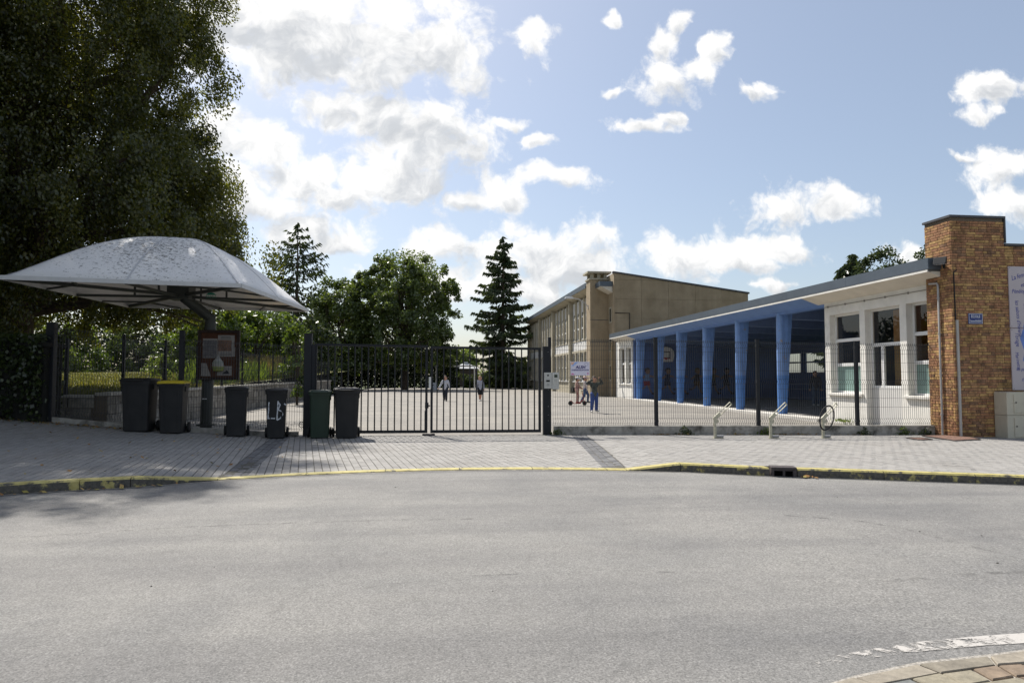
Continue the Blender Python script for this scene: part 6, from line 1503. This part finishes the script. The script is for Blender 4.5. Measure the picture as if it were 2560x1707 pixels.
def person(loc, rz, H, label, J=None, top=None, bottom=None, shoe=None, hair=None, hat=None, sleeve=1.0, legs=1.0, kid=True, hood=False, extra=None, brim=None):
    t = thing('person', loc, rz, label, 'person')
    hr = .078 if kid else .068
    P = dict(head=(0,0,.905), neck=(0,0,.82), chest=(0,0,.72), waist=(0,0,.60), pelvis=(0,0,.52), shL=(.098,0,.785), shR=(-.098,0,.785), elL=(.135,.01,.63), elR=(-.135,.01,.63), wrL=(.145,-.03,.485), wrR=(-.145,-.03,.485),
             hipL=(.052,0,.50), hipR=(-.052,0,.50), knL=(.056,-.01,.275), knR=(-.056,-.01,.275), anL=(.056,.01,.05), anR=(-.056,.01,.05))
    if J: P.update(J)
    P = {k: Vector(v)*H for k, v in P.items()}
    toe = {s: P['an'+s]+Vector((.012*(1 if s == 'L' else -1), -.085, -.028))*H for s in 'LR'}
    if J:
        for s in 'LR':
            if 'toe'+s in J: toe[s] = Vector(J['toe'+s])*H
    b = MB(); hd = P['head']
    ellip(b, hd, hr*.82*H, hr*.93*H, hr*1.12*H); ellip(b, hd+Vector((0,-.018,-.035))*H, hr*.62*H, hr*.72*H, hr*.65*H)
    capsule(b, hd+Vector((0,-hr*.92,-.004))*H, hd+Vector((0,-hr*1.06,-.016))*H, .006*H, .010*H)      # nose
    for s in (-1,1): ellip(b, hd+Vector((s*hr*.82,.006,-.004))*H, .010*H, .018*H, .022*H)
    capsule(b, P['neck']-Vector((0,0,.03*H)), hd-Vector((0,0,.03*H)), .034*H, .034*H)
    capsule(b, P['chest']+Vector((.04,0,0))*H, P['chest']-Vector((.04,0,0))*H, .062*H, .062*H); capsule(b, P['neck'], P['waist'], .045*H, .062*H); capsule(b, P['waist'], P['pelvis'], .062*H, .066*H)
    for s in 'LR':
        k = 1 if s == 'L' else -1
        capsule(b, P['neck']-Vector((0,0,.03*H)), P['sh'+s], .036*H, .034*H); capsule(b, P['sh'+s], P['el'+s], .034*H, .026*H); capsule(b, P['el'+s], P['wr'+s], .026*H, .017*H)
        capsule(b, P['pelvis'], P['hip'+s], .060*H, .058*H); capsule(b, P['hip'+s], P['kn'+s], .055*H, .038*H); capsule(b, P['kn'+s], P['an'+s], .038*H, .022*H); capsule(b, P['an'+s], toe[s], .024*H, .018*H)
        f = (P['wr'+s]-P['el'+s]).normalized(); w = P['wr'+s]; side_ = f.cross(Vector((0,1,0)))
        if side_.length < .2: side_ = f.cross(Vector((1,0,0)))
        side_.normalize(); fl = f.cross(side_)
        palm = w+f*.038*H; capsule(b, w, palm+side_*.006*H, .017*H, .019*H); capsule(b, w+f*.01*H, palm-side_*.008*H, .015*H, .017*H)
        for i, (o, ln) in enumerate(((-.020,.030),(-.008,.038),(.006,.036),(.019,.028))):
            a0 = palm+side_*o*H; a1 = a0+f*ln*.55*H+fl*.006*H; a2 = a1+f*ln*.45*H+fl*.014*H; capsule(b, a0, a1, .0075*H, .007*H, 8, 3); capsule(b, a1, a2, .007*H, .006*H, 8, 3)
        a0 = w+f*.018*H-side_*.016*H; a1 = a0+(f*.5-side_).normalized()*.022*H; capsule(b, a0, a1, .008*H, .0075*H, 8, 3); capsule(b, a1, a1+(f*.9-side_*.3).normalized()*.016*H, .0075*H, .006*H, 8, 3)
    body = melt(b, 'body', SKIN, t, .0075*H/1.25, 3)
    for s in (-1,1):
        e = MB(); ellip(e, hd+Vector((s*.026,-hr*.82,.004))*H, .009*H, .006*H, .007*H, 8, 6); e.build('eye', EYE, body)
    e = MB(); ellip(e, hd+Vector((0,-hr*.90,-.045))*H, .020*H, .008*H, .005*H, 8, 6); e.build('mouth', LIPS, body)
    # shirt or hoodie
    c = MB(); g = .012*H
    capsule(c, P['chest']+Vector((.045,0,.01))*H, P['chest']+Vector((-.045,0,.01))*H, .068*H, .068*H); capsule(c, P['neck']-Vector((0,0,.03*H)), P['waist'], .055*H, .080*H); capsule(c, P['waist'], P['pelvis']-Vector((0,0,.015*H)), .082*H, .086*H)
    for s in 'LR':
        capsule(c, P['neck']-Vector((0,0,.035*H)), P['sh'+s], .040*H, .044*H)
        e1 = P['sh'+s].lerp(P['el'+s], min(1, sleeve*2)); capsule(c, P['sh'+s], e1, .046*H, .040*H)
        if sleeve > .5: capsule(c, P['el'+s], P['el'+s].lerp(P['wr'+s], (sleeve-.5)*2), .040*H, .030*H)
    if hood: capsule(c, P['neck']+Vector((-.035,.045,-.005))*H, P['neck']+Vector((.035,.045,-.005))*H, .036*H, .036*H)
    melt(c, 'top', top, t, .009*H, 4)
    c = MB(); capsule(c, P['waist']-Vector((0,0,.04*H)), P['pelvis'], .072*H, .078*H)
    for s in 'LR':
        capsule(c, P['pelvis'], P['hip'+s], .074*H, .070*H); e1 = P['hip'+s].lerp(P['kn'+s], min(1, legs*2)); capsule(c, P['hip'+s], e1, .067*H, .052*H if legs > .5 else .060*H)
        if legs > .5: capsule(c, P['kn'+s], P['kn'+s].lerp(P['an'+s], (legs-.5)*1.9), .052*H, .043*H)
    melt(c, 'trousers' if legs > .5 else 'shorts', bottom, t, .009*H, 4)
    for s in 'LR':
        c = MB(); capsule(c, P['an'+s]+Vector((0,.015*H,-.022*H)), toe[s]+Vector((0,-.01,.002))*H, .034*H, .027*H); capsule(c, P['an'+s]+Vector((0,0,-.005*H)), P['an'+s]+Vector((0,0,.008*H)), .030*H, .029*H); melt(c, 'shoe', shoe, t, .008*H, 3)
    if hair:
        c = MB(); ellip(c, hd+Vector((0,.016,.022))*H, hr*.93*H, hr*.98*H, hr*1.08*H); hob = melt(c, 'hair', hair, t, .010*H, 3)
    if hat:
        c = MB(); ellip(c, hd+Vector((0,.008,.045))*H, hr*.98*H, hr*1.08*H, hr*.86*H)
        bd = Vector(brim or (0,-1,0)); capsule(c, hd+Vector((.02,0,.035))*H+bd*hr*.7*H, hd+Vector((.02,0,.03))*H+bd*hr*1.7*H, .030*H, .022*H); capsule(c, hd+Vector((-.02,0,.035))*H+bd*hr*.7*H, hd+Vector((-.02,0,.03))*H+bd*hr*1.7*H, .030*H, .022*H)
        melt(c, 'cap', hat, t, .009*H, 3)
    return t
GH = simple('pale_grey_hoodie', (.50,.51,.56), .9, .08, 10); GT = simple('grey_sweater', (.36,.37,.43), .9, .08, 10); DKP = simple('dark_navy_cloth', (.022,.027,.04), .9, .15, 10); BLS = simple('black_shorts_cloth', (.014,.015,.018), .9, .15)
SHO = simple('pale_shoe', (.50,.49,.47), .7, .1); DSH = simple('dark_shoe', (.05,.045,.04), .7, .2); HB = simple('brown_hair', (.045,.025,.014), .7, .3, 40); HBL = simple('blond_hair', (.30,.20,.10), .7, .3, 40); JEAN = simple('blue_jeans', (.06,.10,.19), .9, .25, 20); PBLU = simple('bright_blue_trousers', (.035,.07,.24), .85, .15, 14)
CAMO = pieces('camouflage_cloth', [(0,(.05,.055,.045))], .9, .2, 60, .3, 30)
def camo():
    m, nt, b, n, l = nodes_of('grey_green_camouflage'); v = n('ShaderNodeTexCoord').outputs['Object']
    c = ramp(n, l, noise(n, l, v, 14, 3, .5, .8), [(.0,(.03,.033,.033)),(.44,(.055,.065,.055)),(.52,(.10,.105,.085)),(.60,(.035,.04,.04))], 'CONSTANT'); l(c, b.inputs['Base Color']); b.inputs['Roughness'].default_value = .9; return m
CAMO = camo()
PNK = pieces('pink_pattern', [(0,(.5,.3,.26))], .9, .2, 60, .3, 30)
def pinkpat():
    m, nt, b, n, l = nodes_of('pink_patterned_cloth'); v = n('ShaderNodeTexCoord').outputs['Object']
    c = ramp(n, l, noise(n, l, v, 22, 3, .5, .5), [(.3,(.50,.38,.32)),(.5,(.42,.24,.20)),(.62,(.26,.10,.09))]); l(c, b.inputs['Base Color']); b.inputs['Roughness'].default_value = .9; return m
PNKP = pinkpat(); WHT = simple('white_cotton', (.66,.64,.64), .85, .06, 8); BLV = simple('white_pink_top', (.60,.52,.50), .85, .1, 8)
def feet(px, py): p = PZ(px, py, -.01); return (p.x, p.y, -.008)
f1 = feet(1113, 1002.5)
person(f1, R(-8), 1.33, 'child in a pale grey hoodie and dark trousers walking in the yard behind the bars', dict(elR=(-.17,0,.65), wrR=(-.235,-.04,.53), elL=(.145,.0,.64), wrL=(.19,-.03,.50), knL=(.05,-.07,.28), anL=(.05,-.05,.055), knR=(-.055,.0,.275), anR=(-.055,.09,.06)), GH, DKP, DSH, hair=HB, hood=True)
f2 = feet(1200, 1002.5)
person(f2, R(5), 1.32, 'fair haired child in a grey sweater and black shorts in the yard behind the bars', dict(knR=(-.04,-.05,.28), anR=(-.02,-.03,.05), anL=(.035,.09,.06), knL=(.045,.02,.28)), GT, BLS, SHO, hair=HBL, legs=.45)
# scooter and rider
sp = feet(1443, 1013.5); sz = R(-4); face = R(90)     # faces +x
sct = thing('kick_scooter', sp, sz, 'red kick scooter with white wheels ridden in the yard', 'scooter')
REDM = simple('red_scooter_paint', (.30,.03,.035), .4, .1)
WHL = simple('white_hub', (.55,.55,.52), .5, .1)
for x in (-.30, .33):
    m = MB(); m.lathe([(.055,-.022),(.09,-.022),(.102,-.012),(.102,.012),(.09,.022),(.055,.022)], 20, (x,0,.102), 'y'); w_ = m.build('wheel', RUB, sct, smooth=True); m = MB(); m.lathe([(.01,-.02),(.058,-.018),(.058,.018),(.01,.02)], 14, (x,0,.102), 'y'); m.build('hub', WHL, w_)
m = MB(); m.box(-.17,.14,-.055,.055,.075,.10); m.bar((-.16,0,.09),(-.25,0,.20),.03); m.bar((-.25,0,.20),(-.31,0,.20),.04); m.build('deck', REDM, sct, bevel=.006)
m = MB(); m.bar((.13,0,.09),(.24,0,.25),.035); m.tube([(.33,0,.15),(.29,0,.27),(.22,0,.62)], .017, 8); m.bar((.33,-.03,.102),(.30,-.03,.24),.012); m.bar((.33,.03,.102),(.30,.03,.24),.012); m.build('steering_tube', REDM, sct)
m = MB(); m.tube([(.22,-.19,.64),(.22,.19,.64)], .015, 8); m.build('handlebar', ANTH, sct)
c = person(sp, sz+face, 1.17, 'child in a pink patterned outfit and white cap riding the scooter', dict(head=(0,-.02,.905), elR=(-.13,-.06,.64), wrR=(-.13,-.165,.565), elL=(.13,-.06,.64), wrL=(.13,-.165,.565), knR=(-.05,-.01,.28), anR=(-.04,.02,.055), knL=(.04,-.04,.28), anL=(.035,-.02,.055)), PNKP, PNKP, simple('red_shoe', (.35,.06,.05), .6, .1), hair=HB, hat=WHT, sleeve=.95)
c.location.z += .094
f4 = feet(1463, 1007)
person(f4, R(70), 1.28, 'child in jeans and a white top with a pink cap walking behind the scooter', dict(elR=(-.13,-.08,.66), wrR=(-.08,-.16,.70), elL=(.13,-.06,.66), wrL=(.08,-.15,.70), knL=(.05,-.11,.30), anL=(.05,-.09,.06), knR=(-.05,.03,.28), anR=(-.05,.14,.075)), BLV, JEAN, DSH, hair=HB, hat=simple('pink_cap', (.55,.38,.36), .8, .1), sleeve=.45)
f5 = feet(1486, 1030.5)
person(f5, R(6), 1.29, 'child in a camouflage hoodie and blue trousers shading the eyes with both hands', dict(head=(.0,-.01,.90), elR=(-.215,-.03,.80), wrR=(-.10,-.12,.90), elL=(.235,.0,.80), wrL=(.115,-.11,.93), knR=(-.075,-.05,.28), anR=(-.105,-.06,.055), knL=(.065,.0,.28), anL=(.085,.06,.06)), CAMO, PBLU, SHO, hair=HB, hood=True)
f6 = PZ(2040, 1014.5, 0)
person((f6.x, f6.y, .012), R(-20), 1.52, 'older child in a dark hoodie and jeans standing in the shade between the blue columns', dict(knR=(-.05,-.05,.28), anR=(-.06,-.02,.05)), simple('dark_hoodie', (.05,.05,.06), .9, .15), simple('faded_jeans', (.10,.14,.21), .9, .2), simple('white_trainer', (.55,.55,.53), .6, .06), hair=HB, kid=False, hood=True)
